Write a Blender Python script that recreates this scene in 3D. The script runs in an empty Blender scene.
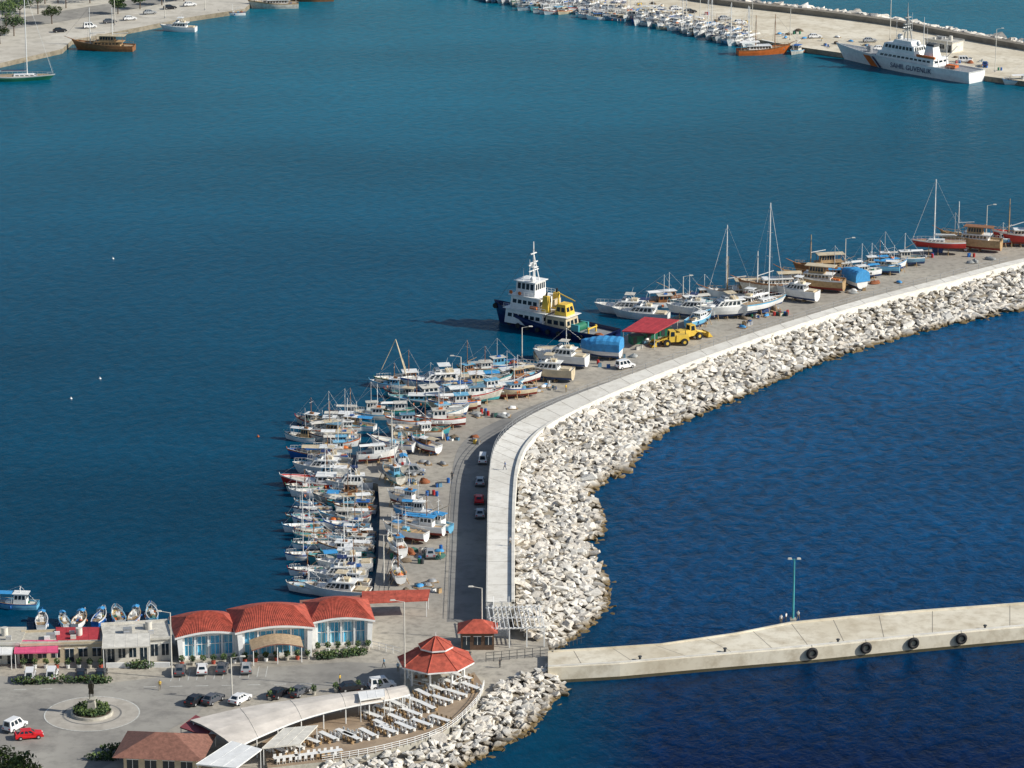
import bpy, bmesh, math, random, bisect
from math import radians, sin, cos, pi
from mathutils import Vector, Matrix
R = random.Random(11)
sc = bpy.context.scene

# ------------------------------------------------------------------ survey
# Ground positions were measured from the castle-hill viewpoint (198 m above the sea);
# G() turns a measured sight line into a world point on a level surface at height z.
F = 3466.2; P = radians(16.0); HC = 198.0
def G(u, v, z=0.0):
    du = u-512.0; dv = v-384.0
    d = Vector((du, F*cos(P)-dv*sin(P), -F*sin(P)-dv*cos(P)))
    t = (z-HC)/d.z
    return Vector((d.x*t, d.y*t, z))

QZ = 1.5   # quay level
WZ = 5.0   # mole wall crown

# ------------------------------------------------------------------ materials
MATS = {}
def M(name, rgb, rough=0.6, var=0.18, scale=1.5, bump=0.0, metal=0.0, spec=0.5, detail=4):
    if name in MATS: return MATS[name]
    m = bpy.data.materials.new(name); m.use_nodes = True
    nt = m.node_tree; b = nt.nodes['Principled BSDF']
    b.inputs['Roughness'].default_value = rough
    b.inputs['Metallic'].default_value = metal
    b.inputs['Specular IOR Level'].default_value = spec
    tc = nt.nodes.new('ShaderNodeTexCoord')
    n = nt.nodes.new('ShaderNodeTexNoise'); n.inputs['Scale'].default_value = scale
    n.inputs['Detail'].default_value = detail; n.inputs['Roughness'].default_value = 0.65
    nt.links.new(tc.outputs['Object'], n.inputs['Vector'])
    r = nt.nodes.new('ShaderNodeValToRGB')
    r.color_ramp.elements[0].position = 0.3; r.color_ramp.elements[1].position = 0.7
    a = [max(0, c*(1-var)) for c in rgb]; c2 = [min(1, c*(1+var*0.6)) for c in rgb]
    r.color_ramp.elements[0].color = (*a, 1); r.color_ramp.elements[1].color = (*c2, 1)
    nt.links.new(n.outputs['Fac'], r.inputs['Fac'])
    nt.links.new(r.outputs['Color'], b.inputs['Base Color'])
    if bump > 0:
        bp = nt.nodes.new('ShaderNodeBump'); bp.inputs['Strength'].default_value = bump
        bp.inputs['Distance'].default_value = 0.1
        nt.links.new(n.outputs['Fac'], bp.inputs['Height'])
        nt.links.new(bp.outputs['Normal'], b.inputs['Normal'])
    MATS[name] = m
    return m

white = M('white_paint', (0.84, 0.84, 0.82), 0.35, 0.14, 0.8, detail=8)
wwhite = M('weathered_white_paint', (0.6, 0.57, 0.5), 0.6, 0.4, 1.2, detail=9)
wgrey = M('weathered_grey_paint', (0.36, 0.37, 0.36), 0.65, 0.4, 1.2, detail=9)
wblue = M('faded_blue_paint', (0.13, 0.27, 0.38), 0.6, 0.4, 1.2, detail=9)
offwh = M('offwhite_paint', (0.68, 0.65, 0.58), 0.5, 0.25, 0.8, detail=8)
cream = M('cream_paint', (0.62, 0.52, 0.36), 0.5, 0.25, 0.8, detail=8)
grey = M('grey_paint', (0.3, 0.31, 0.32), 0.5, 0.2, 1)
dgrey = M('dark_grey', (0.06, 0.065, 0.07), 0.6, 0.3, 1)
black = M('black_rubber', (0.015, 0.015, 0.017), 0.7, 0.3, 2)
glass = M('dark_glass', (0.015, 0.03, 0.045), 0.08, 0.3, 1)
navy = M('navy_paint', (0.008, 0.02, 0.1), 0.35, 0.3, 0.5)
blue = M('blue_paint', (0.02, 0.13, 0.42), 0.45, 0.3, 0.8)
lblue = M('light_blue_paint', (0.16, 0.45, 0.66), 0.4, 0.25, 0.8)
turq = M('turquoise_paint', (0.06, 0.34, 0.38), 0.5, 0.3, 0.8)
red = M('red_paint', (0.48, 0.03, 0.025), 0.45, 0.25, 0.8)
orange = M('orange_paint', (0.66, 0.16, 0.03), 0.5, 0.25, 0.8)
green = M('green_paint', (0.02, 0.18, 0.1), 0.5, 0.3, 0.8)
yellow = M('yellow_paint', (0.78, 0.52, 0.07), 0.45, 0.2, 0.8)
antif = M('antifoul_red', (0.25, 0.04, 0.03), 0.7, 0.35, 0.7)
antib = M('antifoul_blue', (0.03, 0.07, 0.2), 0.7, 0.35, 0.7)
wood = M('varnished_wood', (0.3, 0.13, 0.05), 0.45, 0.4, 1.5)
lwood = M('pale_wood', (0.46, 0.31, 0.16), 0.6, 0.35, 1.5)
deckm = M('teak_deck', (0.42, 0.31, 0.2), 0.7, 0.3, 2)
steel = M('steel', (0.6, 0.6, 0.6), 0.35, 0.15, 2, metal=0.3)
netm = M('net_heap', (0.3, 0.1, 0.04), 0.9, 0.5, 5)
neto = M('net_heap_green', (0.05, 0.15, 0.12), 0.9, 0.5, 5)
netb = M('net_heap_brown', (0.2, 0.15, 0.1), 0.9, 0.5, 5)
tarp = M('tarpaulin_blue', (0.05, 0.3, 0.62), 0.6, 0.25, 1.5)
tile = M('red_roof_tile', (0.46, 0.09, 0.055), 0.8, 0.5, 0.9, bump=0.6, detail=9)
brownroof = M('brown_roof', (0.26, 0.12, 0.085), 0.75, 0.35, 1.6, bump=0.4)
concw = M('white_concrete', (0.72, 0.69, 0.62), 0.8, 0.2, 0.5, bump=0.2)
awnred = M('awning_red', (0.42, 0.04, 0.05), 0.7, 0.25, 1)
awnpink = M('awning_pink', (0.7, 0.1, 0.22), 0.7, 0.2, 1)
stone = M('pale_stone', (0.48, 0.45, 0.38), 0.8, 0.25, 1.5, bump=0.2)
bronze = M('bronze', (0.045, 0.04, 0.03), 0.45, 0.3, 3, metal=0.5)
skin = M('skin', (0.45, 0.27, 0.18), 0.6, 0.1, 3)
hair = M('hair', (0.03, 0.02, 0.015), 0.7, 0.2, 3)
bark = M('bark', (0.12, 0.08, 0.05), 0.9, 0.3, 4)
leafA = M('leaf_dark', (0.025, 0.06, 0.015), 0.7, 0.4, 1.5)
leafB = M('leaf_light', (0.09, 0.14, 0.03), 0.7, 0.4, 1.5)
glassb = M('blue_glazing', (0.12, 0.52, 0.78), 0.15, 0.3, 0.35)
glassc = M('pale_blue_glazing', (0.35, 0.68, 0.82), 0.15, 0.3, 0.35)
paintw = M('road_paint', (0.6, 0.6, 0.56), 0.8, 0.35, 2)

# ------------------------------------------------------------------ mesh builder
class MB:
    def __init__(s):
        s.v = []; s.f = []; s.m = []; s.s = []; s.ml = []
    def mi(s, m):
        if m not in s.ml: s.ml.append(m)
        return s.ml.index(m)
    def add(s, vs, fs, m, smooth=False):
        o = len(s.v); k = s.mi(m)
        for p in vs: s.v.append(Vector(p))
        for f in fs:
            s.f.append([o+i for i in f]); s.m.append(k); s.s.append(smooth)
    def box(s, x0, x1, y0, y1, z0, z1, m):
        vs = [(x0,y0,z0),(x1,y0,z0),(x1,y1,z0),(x0,y1,z0),(x0,y0,z1),(x1,y0,z1),(x1,y1,z1),(x0,y1,z1)]
        s.add(vs, [(0,3,2,1),(4,5,6,7),(0,1,5,4),(1,2,6,5),(2,3,7,6),(3,0,4,7)], m)
    def cbox(s, c, d, m): 
        s.box(c[0]-d[0]/2, c[0]+d[0]/2, c[1]-d[1]/2, c[1]+d[1]/2, c[2]-d[2]/2, c[2]+d[2]/2, m)
    def cyl(s, a, b, r0, r1, n, m, smooth=True):
        a = Vector(a); b = Vector(b); d = (b-a)
        if d.length < 1e-6: return
        q = d.to_track_quat('Z', 'Y')
        X = q @ Vector((1,0,0)); Y = q @ Vector((0,1,0))
        vs = []
        for p, r in ((a, r0), (b, r1)):
            for i in range(n):
                t = 2*pi*i/n; vs.append(p + X*r*cos(t) + Y*r*sin(t))
        fs = [(i, (i+1) % n, n+(i+1) % n, n+i) for i in range(n)]
        s.add(vs, fs, m, smooth)
        s.add(vs[:n], [tuple(range(n))[::-1]], m); s.add(vs[n:], [tuple(range(n))], m)
    def blob(s, c, r, m, n=8, k=5, jit=0.0, half=False):
        vs = []; fs = []
        for j in range(k+1):
            ph = (pi/2 if half else pi)*j/k
            for i in range(n):
                t = 2*pi*i/n; q = 1+R.uniform(-jit, jit)
                vs.append((c[0]+r[0]*sin(ph)*cos(t)*q, c[1]+r[1]*sin(ph)*sin(t)*q, c[2]+r[2]*cos(ph)*q))
        for j in range(k):
            for i in range(n):
                fs.append((j*n+i, (j+1)*n+i, (j+1)*n+(i+1) % n, j*n+(i+1) % n))
        s.add(vs, fs, m, True)
    def panel(s, c4, u0, u1, v0, v1, off, m):
        a, b, c, d = [Vector(p) for p in c4]
        n = (b-a).cross(d-a); n.normalize()
        def bl(u, v): return (a*(1-u)+b*u)*(1-v)+(d*(1-u)+c*u)*v
        o = n*off
        s.add([bl(u0,v0)+o, bl(u1,v0)+o, bl(u1,v1)+o, bl(u0,v1)+o], [(0,1,2,3)], m)
    def wedge(s, x0, x1, w0, w1, z0, z1, fr, br, m, win=None, wm=None, nf=3, ns=4, cy=0.0, roof=None):
        b = [(x0,cy-w0,z0),(x1,cy-w0,z0),(x1,cy+w0,z0),(x0,cy+w0,z0)]
        t = [(x0+br,cy-w1,z1),(x1-fr,cy-w1,z1),(x1-fr,cy+w1,z1),(x0+br,cy+w1,z1)]
        s.add(b+t, [(0,3,2,1),(0,1,5,4),(1,2,6,5),(2,3,7,6),(3,0,4,7)], m)
        s.add(b+t, [(4,5,6,7)], roof or m)
        if win:
            lo, hi = win; wm = wm or glass
            sides = [((b[0],b[1],t[1],t[0]), ns), ((b[1],b[2],t[2],t[1]), nf), ((b[2],b[3],t[3],t[2]), ns), ((b[3],b[0],t[0],t[3]), nf)]
            for c4, n in sides:
                for i in range(n):
                    g = 0.12/n
                    s.panel(c4, 0.05+0.9*(i/n)+g, 0.05+0.9*((i+1)/n)-g, lo, hi, 0.02, wm)
    def mesh(s, name, recalc=True):
        me = bpy.data.meshes.new(name)
        me.from_pydata([tuple(p) for p in s.v], [], s.f)
        for m in s.ml: me.materials.append(m)
        me.polygons.foreach_set('material_index', s.m)
        me.polygons.foreach_set('use_smooth', s.s)
        me.update()
        if recalc:
            bm = bmesh.new(); bm.from_mesh(me)
            bmesh.ops.recalc_face_normals(bm, faces=bm.faces); bm.to_mesh(me); bm.free()
        return me
    def obj(s, name, loc=(0,0,0), rz=0.0, parent=None, recalc=True):
        o = bpy.data.objects.new(name, s.mesh(name, recalc))
        sc.collection.objects.link(o)
        o.location = loc; o.rotation_euler = (0, 0, rz)
        if parent: o.parent = parent
        return o

def empty(name, loc, rz=0):
    o = bpy.data.objects.new(name, None); sc.collection.objects.link(o)
    o.location = loc; o.rotation_euler = (0,0,rz); o.empty_display_size = 0.5
    return o

def slab(name, pts, ztop, zbot, m, mside=None):
    bm = bmesh.new()
    vs = [bm.verts.new((p[0], p[1], ztop)) for p in pts]
    f = bm.faces.new(vs); f.normal_update()
    if f.normal.z < 0: f.normal_flip()
    if zbot is not None:
        n = len(pts); lo = [bm.verts.new((p[0], p[1], zbot)) for p in pts]
        for i in range(n):
            ff = bm.faces.new([vs[i], vs[(i+1) % n], lo[(i+1) % n], lo[i]]); ff.material_index = 1 if mside else 0
    bmesh.ops.triangulate(bm, faces=[q for q in bm.faces if len(q.verts) > 4])
    if zbot is not None: bmesh.ops.recalc_face_normals(bm, faces=bm.faces)
    me = bpy.data.meshes.new(name); bm.to_mesh(me); bm.free()
    me.materials.append(m)
    if mside: me.materials.append(mside)
    o = bpy.data.objects.new(name, me); sc.collection.objects.link(o)
    return o

def GP(pts, z): return [G(u, v, z) for u, v in pts]

# ------------------------------------------------------------------ ground materials
def groundmat(name, c1, c2, c3, s1=0.03, s2=0.6, rough=0.85):
    m = bpy.data.materials.new(name); m.use_nodes = True
    nt = m.node_tree; b = nt.nodes['Principled BSDF']; b.inputs['Roughness'].default_value = rough
    g = nt.nodes.new('ShaderNodeNewGeometry')
    n1 = nt.nodes.new('ShaderNodeTexNoise'); n1.inputs['Scale'].default_value = s1; n1.inputs['Detail'].default_value = 6
    n2 = nt.nodes.new('ShaderNodeTexNoise'); n2.inputs['Scale'].default_value = s2; n2.inputs['Detail'].default_value = 8; n2.inputs['Roughness'].default_value = 0.7
    for n in (n1, n2): nt.links.new(g.outputs['Position'], n.inputs['Vector'])
    r1 = nt.nodes.new('ShaderNodeValToRGB'); r1.color_ramp.elements[0].position = 0.38; r1.color_ramp.elements[1].position = 0.62
    r1.color_ramp.elements[0].color = (*c1, 1); r1.color_ramp.elements[1].color = (*c2, 1)
    nt.links.new(n1.outputs['Fac'], r1.inputs['Fac'])
    r2 = nt.nodes.new('ShaderNodeValToRGB'); r2.color_ramp.elements[0].position = 0.45; r2.color_ramp.elements[1].position = 0.72
    r2.color_ramp.elements[0].color = (0,0,0,1); r2.color_ramp.elements[1].color = (0.9,0.9,0.9,1)
    nt.links.new(n2.outputs['Fac'], r2.inputs['Fac'])
    mx = nt.nodes.new('ShaderNodeMix'); mx.data_type = 'RGBA'
    nt.links.new(r2.outputs['Color'], mx.inputs['Factor'])
    nt.links.new(r1.outputs['Color'], mx.inputs[6]); mx.inputs[7].default_value = (*c3, 1)
    nt.links.new(mx.outputs[2], b.inputs['Base Color'])
    bp = nt.nodes.new('ShaderNodeBump'); bp.inputs['Strength'].default_value = 0.3; bp.inputs['Distance'].default_value = 0.05
    nt.links.new(n2.outputs['Fac'], bp.inputs['Height']); nt.links.new(bp.outputs['Normal'], b.inputs['Normal'])
    return m
quaym = groundmat('quay_concrete', (0.34,0.31,0.265), (0.46,0.42,0.35), (0.21,0.19,0.16))
asph = groundmat('asphalt', (0.2,0.195,0.185), (0.28,0.27,0.25), (0.15,0.145,0.14), 0.05, 0.4)
asph2 = groundmat('car_park_asphalt', (0.27,0.255,0.23), (0.37,0.35,0.31), (0.18,0.17,0.155), 0.06, 0.3)
pierm = groundmat('pier_concrete', (0.62,0.55,0.42), (0.76,0.7,0.57), (0.44,0.37,0.26), 0.06, 0.35)
plaza = groundmat('plaza_paving', (0.4,0.37,0.32), (0.5,0.46,0.4), (0.3,0.27,0.23), 0.06, 0.5)
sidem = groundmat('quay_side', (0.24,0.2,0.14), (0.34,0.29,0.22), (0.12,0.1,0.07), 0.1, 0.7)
crownm = groundmat('crown_concrete', (0.72,0.69,0.62), (0.84,0.81,0.74), (0.54,0.5,0.43), 0.05, 0.5)

# ------------------------------------------------------------------ water
def make_water():
    m = bpy.data.materials.new('sea_water'); m.use_nodes = True
    nt = m.node_tree; L = nt.links; b = nt.nodes['Principled BSDF']
    b.inputs['Roughness'].default_value = 0.18
    b.inputs['IOR'].default_value = 1.33
    b.inputs['Specular IOR Level'].default_value = 0.05
    g = nt.nodes.new('ShaderNodeNewGeometry')
    sep = nt.nodes.new('ShaderNodeSeparateXYZ'); L.new(g.outputs['Position'], sep.inputs[0])
    def math_(op, a=None, b_=None, c=None):
        n = nt.nodes.new('ShaderNodeMath'); n.operation = op
        for i, q in enumerate((a, b_, c)):
            if q is None: continue
            if isinstance(q, (int, float)): n.inputs[i].default_value = q
            else: L.new(q, n.inputs[i])
        return n.outputs[0]
    # shallow teal basin inside the mole, deep blue outside it
    yy = math_('SUBTRACT', sep.outputs['Y'], 640.0)
    yy = math_('MAXIMUM', yy, 0.0)
    yy = math_('MULTIPLY', yy, 0.78)
    side = math_('SUBTRACT', sep.outputs['X'], yy)
    side = math_('SUBTRACT', side, 6.0)
    side = math_('MULTIPLY', side, 0.06)
    cl = nt.nodes.new('ShaderNodeClamp'); L.new(side, cl.inputs[0])
    fy = nt.nodes.new('ShaderNodeMapRange'); fy.inputs[1].default_value = 560; fy.inputs[2].default_value = 1150
    L.new(sep.outputs['Y'], fy.inputs[0])
    r = nt.nodes.new('ShaderNodeValToRGB'); e = r.color_ramp.elements
    e[0].color = (0.0,0.042,0.09,1); e[1].color = (0.002,0.13,0.2,1); e[1].position = 1.0
    k = r.color_ramp.elements.new(0.4); k.color = (0.0,0.064,0.124,1)
    L.new(fy.outputs[0], r.inputs['Fac'])
    fy2 = nt.nodes.new('ShaderNodeMapRange'); fy2.inputs[1].default_value = 470; fy2.inputs[2].default_value = 720
    L.new(sep.outputs['Y'], fy2.inputs[0])
    r2 = nt.nodes.new('ShaderNodeValToRGB'); e = r2.color_ramp.elements
    e[0].color = (0.0,0.005,0.04,1); e[1].color = (0.0,0.064,0.162,1); e[1].position = 1.0
    k = r2.color_ramp.elements.new(0.3); k.color = (0.0,0.036,0.108,1)
    L.new(fy2.outputs[0], r2.inputs['Fac'])
    mx = nt.nodes.new('ShaderNodeMix'); mx.data_type = 'RGBA'
    L.new(cl.outputs[0], mx.inputs['Factor']); L.new(r.outputs['Color'], mx.inputs[6]); L.new(r2.outputs['Color'], mx.inputs[7])
    np_ = nt.nodes.new('ShaderNodeTexNoise'); np_.inputs['Scale'].default_value = 0.014; np_.inputs['Detail'].default_value = 5
    mp = nt.nodes.new('ShaderNodeMapping'); mp.inputs['Scale'].default_value = (0.5, 1.0, 1); mp.inputs['Rotation'].default_value = (0,0,0.25)
    L.new(g.outputs['Position'], mp.inputs['Vector']); L.new(mp.outputs[0], np_.inputs['Vector'])
    nr = nt.nodes.new('ShaderNodeTexNoise'); nr.inputs['Scale'].default_value = 0.46; nr.inputs['Detail'].default_value = 5; nr.inputs['Roughness'].default_value = 0.65
    mp2 = nt.nodes.new('ShaderNodeMapping'); mp2.inputs['Scale'].default_value = (0.85, 0.62, 1); mp2.inputs['Rotation'].default_value = (0,0,-0.5)
    L.new(g.outputs['Position'], mp2.inputs['Vector']); L.new(mp2.outputs[0], nr.inputs['Vector'])
    v1 = nt.nodes.new('ShaderNodeMapRange'); v1.inputs[1].default_value = 0.3; v1.inputs[2].default_value = 0.7; v1.inputs[3].default_value = 0.8; v1.inputs[4].default_value = 1.18
    L.new(np_.outputs['Fac'], v1.inputs[0])
    amp = nt.nodes.new('ShaderNodeMapRange'); amp.inputs[3].default_value = 0.6; amp.inputs[4].default_value = 1.5
    L.new(cl.outputs[0], amp.inputs[0])
    q = math_('SUBTRACT', nr.outputs['Fac'], 0.5); q = math_('MULTIPLY', q, amp.outputs[0]); q = math_('MULTIPLY', q, 1.5); q = math_('ADD', q, 1.0)
    vv = math_('MULTIPLY', v1.outputs[0], q)
    sc_ = nt.nodes.new('ShaderNodeVectorMath'); sc_.operation = 'SCALE'
    L.new(mx.outputs[2], sc_.inputs[0]); L.new(vv, sc_.inputs['Scale'])
    L.new(sc_.outputs[0], b.inputs['Base Color'])
    st = nt.nodes.new('ShaderNodeMapRange'); st.inputs[3].default_value = 0.3; st.inputs[4].default_value = 0.8
    L.new(cl.outputs[0], st.inputs[0])
    bp = nt.nodes.new('ShaderNodeBump'); bp.inputs['Distance'].default_value = 0.7
    L.new(st.outputs[0], bp.inputs['Strength']); L.new(nr.outputs['Fac'], bp.inputs['Height'])
    L.new(bp.outputs['Normal'], b.inputs['Normal'])
    mb = MB(); mb.add([(-15000,-2000,0),(15000,-2000,0),(15000,30000,0),(-15000,30000,0)], [(0,1,2,3)], m)
    mb.obj('water', recalc=False)
make_water()

# ------------------------------------------------------------------ mole geometry
crL = GP([(486,602),(487,540),(488,490),(491,458),(500,438),(520,421),(560,401),(620,378),(700,350),(780,324),(860,300),(940,279),(1024,258),(1160,228),(1300,200)], WZ)
crR = GP([(515,602),(515,540),(516,498),(519,470),(527,449),(545,430),(578,411),(634,386),(710,357),(788,330),(868,305),(948,284),(1032,262),(1166,232),(1304,203)], WZ)
quayL = [(372,601),(378,562),(380,512),(378,484),(356,478),(358,456),(370,446),(392,436),(430,424),(455,408),(480,392),(510,374),(545,360),(600,347),(640,329),(700,307),(760,290),(830,270),(900,254),(960,245),(1024,236),(1160,214),(1300,190)]
landPts = [(-500,662),(-100,641),(0,637),(100,633),(170,624),(240,609),(300,605)]
lowR = [(516,612),(546,640),(553,662),(548,672),(500,682),(480,706),(440,737),(380,756),(322,766),(300,800),(290,960),(-500,960)]
poly = GP(landPts, QZ)+GP(quayL, QZ)+[Vector((p.x,p.y,QZ)) for p in reversed([(a*0.7+b*0.3) for a, b in zip(crL, crR)])]+GP(lowR, QZ)
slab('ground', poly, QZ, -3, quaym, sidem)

def strip_wall(name, A, B, zt, zb, m):
    mb = MB(); n = len(A)
    vs = []
    for a, b in zip(A, B):
        vs += [(a.x,a.y,zb),(a.x,a.y,zt),(b.x,b.y,zt),(b.x,b.y,zb)]
    fs = []
    for i in range(n-1):
        for k in range(3): fs.append((4*i+k, 4*i+k+1, 4*i+4+k+1, 4*i+4+k))
    fs += [(0,1,2,3), (4*n-4,4*n-3,4*n-2,4*n-1)]
    mb.add(vs, fs, m); return mb.obj(name)
def densify(A, n=6):
    out = []
    m = len(A)
    for i in range(m-1):
        p0 = A[max(i-1,0)]; p1 = A[i]; p2 = A[i+1]; p3 = A[min(i+2,m-1)]
        for k in range(n):
            t = k/n
            out.append(0.5*((2*p1)+(p2-p0)*t+(2*p0-5*p1+4*p2-p3)*t*t+(3*p1-p0-3*p2+p3)*t**3))
    out.append(A[-1]); return out
dL = densify(crL); dR = densify(crR)
strip_wall('breakwater_wall', dL, dR, WZ, -1, crownm)
inn = [a*0.12+b*0.88 for a, b in zip(dL, dR)]
strip_wall('parapet_wall', [b*0.985+a*0.015 for a, b in zip(dL, dR)], inn, WZ+0.45, WZ-0.3, concw)
def railing(name, pts, z, h=1.1, step=3.0, m=dgrey, r=0.05, rails=2):
    mb = MB()
    for a, b in zip(pts[:-1], pts[1:]):
        a = Vector((a[0],a[1],z)); b = Vector((b[0],b[1],z)); d = (b-a).length
        for k in range(rails):
            zz = Vector((0,0,h*(k+1)/rails)); mb.cyl(a+zz, b+zz, r*0.8, r*0.8, 4, m)
        n = max(1, int(d/step))
        for i in range(n):
            p = a.lerp(b, i/n); mb.cyl(p, p+Vector((0,0,h)), r, r, 4, m)
    return mb.obj(name)
railing('railing', [a*0.97+b*0.03 for a, b in zip(dL, dR)][:72], WZ, 1.2, 2.5, grey)
mb = MB()
for i in range(0, len(dL)-12, 2):
    a = dL[i].lerp(dR[i], 0.05); b = dL[i].lerp(dR[i], 0.85); d = (dL[i+1]-dL[i]).normalized()*0.06
    mb.add([(a.x-d.x,a.y-d.y,WZ+.006),(a.x+d.x,a.y+d.y,WZ+.006),(b.x+d.x,b.y+d.y,WZ+.006),(b.x-d.x,b.y-d.y,WZ+.006)], [(0,1,2,3)], M('joint_sealant',(0.25,0.22,0.18),0.9))
mb.obj('crown_joints')

rd = [a+(a-b)*1.35 for a, b in zip(crL, crR)]
ra = [a+(a-b)*0.02 for a, b in zip(crL, crR)]
rdd = densify(rd); raa = densify(ra)
def upfix(o):
    bm = bmesh.new(); bm.from_mesh(o.data)
    for f in bm.faces:
        f.normal_update()
        if f.normal.z < 0: f.normal_flip()
    bm.to_mesh(o.data); bm.free(); return o
def sheet(name, A, B, z, m):
    mb = MB(); vs = []
    for a, b in zip(A, B): vs += [(a.x,a.y,z),(b.x,b.y,z)]
    mb.add(vs, [(2*i,2*i+1,2*i+3,2*i+2) for i in range(len(A)-1)], m)
    return upfix(mb.obj(name, recalc=False))
sheet('mole_road', rdd[:70], raa[:70], QZ+0.02, asph)

# ------------------------------------------------------------------ rocks
def rock_material():
    m = bpy.data.materials.new('armour_rock'); m.use_nodes = True
    nt = m.node_tree; L = nt.links; b = nt.nodes['Principled BSDF']; b.inputs['Roughness'].default_value = 0.9
    at = nt.nodes.new('ShaderNodeAttribute'); at.attribute_name = 'tone'
    g = nt.nodes.new('ShaderNodeNewGeometry')
    n = nt.nodes.new('ShaderNodeTexNoise'); n.inputs['Scale'].default_value = 1.3; n.inputs['Detail'].default_value = 9; n.inputs['Roughness'].default_value = 0.78
    L.new(g.outputs['Position'], n.inputs['Vector'])
    mr = nt.nodes.new('ShaderNodeMapRange'); mr.inputs[1].default_value = 0.3; mr.inputs[2].default_value = 0.7; mr.inputs[3].default_value = 0.7; mr.inputs[4].default_value = 1.15
    L.new(n.outputs['Fac'], mr.inputs[0])
    sv = nt.nodes.new('ShaderNodeVectorMath'); sv.operation = 'SCALE'
    L.new(at.outputs['Color'], sv.inputs[0]); L.new(mr.outputs[0], sv.inputs['Scale'])
    sep = nt.nodes.new('ShaderNodeSeparateXYZ'); L.new(g.outputs['Position'], sep.inputs[0])
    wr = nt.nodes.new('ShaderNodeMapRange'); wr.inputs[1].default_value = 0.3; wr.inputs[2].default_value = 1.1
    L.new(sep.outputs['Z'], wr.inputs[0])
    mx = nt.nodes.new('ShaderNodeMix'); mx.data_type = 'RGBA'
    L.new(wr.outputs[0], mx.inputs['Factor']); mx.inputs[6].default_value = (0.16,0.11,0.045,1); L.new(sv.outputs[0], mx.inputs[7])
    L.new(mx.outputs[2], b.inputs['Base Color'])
    bp = nt.nodes.new('ShaderNodeBump'); bp.inputs['Strength'].default_value = 0.7; bp.inputs['Distance'].default_value = 0.25
    L.new(n.outputs['Fac'], bp.inputs['Height']); L.new(bp.outputs['Normal'], b.inputs['Normal'])
    return m
rockm = rock_material()
tmpl = []
for k in range(20):
    bm = bmesh.new()
    for i in range(12):
        d = Vector((R.gauss(0,1), R.gauss(0,1), R.gauss(0,1))).normalized()
        mxx = max(abs(d.x), abs(d.y), abs(d.z)); d = d*(0.5+0.45/mxx*0.85)
        bm.verts.new((d.x*1.2, d.y*0.92, d.z*0.6))
    res = bmesh.ops.convex_hull(bm, input=bm.verts)
    junk = [v for v in bm.verts if not v.link_faces]
    bmesh.ops.delete(bm, geom=junk, context='VERTS')
    bmesh.ops.recalc_face_normals(bm, faces=bm.faces)
    bm.verts.index_update()
    tmpl.append(([v.co.copy() for v in bm.verts], [[v.index for v in f.verts] for f in bm.faces])); bm.free()
def rocks(name, items):
    V = []; Fc = []; C = []
    for p, r in items:
        vs, fs = R.choice(tmpl); o = len(V)
        rot = Matrix.Rotation(R.uniform(0, 6.28), 3, 'Z') @ Matrix.Rotation(R.uniform(-0.5, 0.5), 3, 'X') @ Matrix.Rotation(R.uniform(-0.5, 0.5), 3, 'Y')
        s = Vector((r*R.uniform(.85,1.4), r*R.uniform(.85,1.25), r*R.uniform(.7,1.1)))
        t = R.uniform(0.55, 0.86); w = R.uniform(-0.03, 0.03)
        if R.random() < 0.1: t *= 0.65
        col = (t*(1.02+w), t*0.96, t*(0.86-w), 1)
        for v in vs:
            V.append(tuple(rot @ Vector((v.x*s.x, v.y*s.y, v.z*s.z)) + p)); C += col
        Fc += [[o+i for i in f] for f in fs]
    me = bpy.data.meshes.new(name); me.from_pydata(V, [], Fc)
    ca = me.color_attributes.new('tone', 'FLOAT_COLOR', 'POINT'); ca.data.foreach_set('color', C)
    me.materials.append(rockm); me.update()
    ob = bpy.data.objects.new(name, me); sc.collection.objects.link(ob); return ob
def rock_strip(name, A, B, sp=0.95, r0=0.45, r1=0.92, zoff=0.0, pw=1.0, big=0.07):
    A = densify(A, 8); B = densify(B, 8)
    items = []
    vs = []
    for i in range(len(A)-1):
        la = ((A[i+1]-A[i]).length+(B[i+1]-B[i]).length)/2
        w = (B[i]-A[i]).length
        n = la*w/(sp*sp); n = int(n)+(1 if R.random() < n-int(n) else 0)
        for k in range(n):
            s = R.random(); t = R.random()
            a = A[i].lerp(A[i+1], s); b = B[i].lerp(B[i+1], s); p = a.lerp(b, t)
            p.z = a.z+(b.z-a.z)*t**pw+R.uniform(-0.12, 0.32)+zoff
            r = R.uniform(r0, r1)*(1.25 if t > 0.75 else 1)
            if R.random() < big: r *= 1.5
            items.append((p, r))
        for k in range(int(la/1.2)+1):
            b = B[i].lerp(B[i+1], R.random()); a = A[i]
            items.append((Vector((b.x, b.y, R.uniform(-0.8, 0.1)))+(b-a).normalized()*R.uniform(-1.5, 1.8), R.uniform(0.7, 1.3)))
    rocks(name, items)
    mb = MB()
    for a, b in zip(A, B): 
        e = b+(b-a).normalized()*4; vs += [tuple(a-Vector((0,0,0.35))), (b.x,b.y,-0.5), (e.x,e.y,-3)]
    fs = []
    for i in range(len(A)-1):
        fs += [(3*i,3*i+1,3*i+4,3*i+3),(3*i+1,3*i+2,3*i+5,3*i+4)]
    mb.add(vs, fs, M('rubble_core', (0.3,0.26,0.2), 0.95, 0.5, 1, bump=0.5))
    mb.obj('rubble_bank')
pairsA = [(514,622),(516,604),(516,575),(516,545),(516,520),(518,497),(521,470),(529,450),(547,431),(580,412),(620,393),(665,375),(710,358),(765,339),(825,319),(900,297),(1024,265),(1166,233),(1304,204)]
pairsB = [(556,652),(585,630),(607,606),(604,575),(590,548),(602,532),(598,506),(586,496),(600,484),(628,468),(652,440),(700,415),(735,400),(800,372),(860,350),(930,330),(1060,302),(1200,262),(1340,232)]
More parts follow.
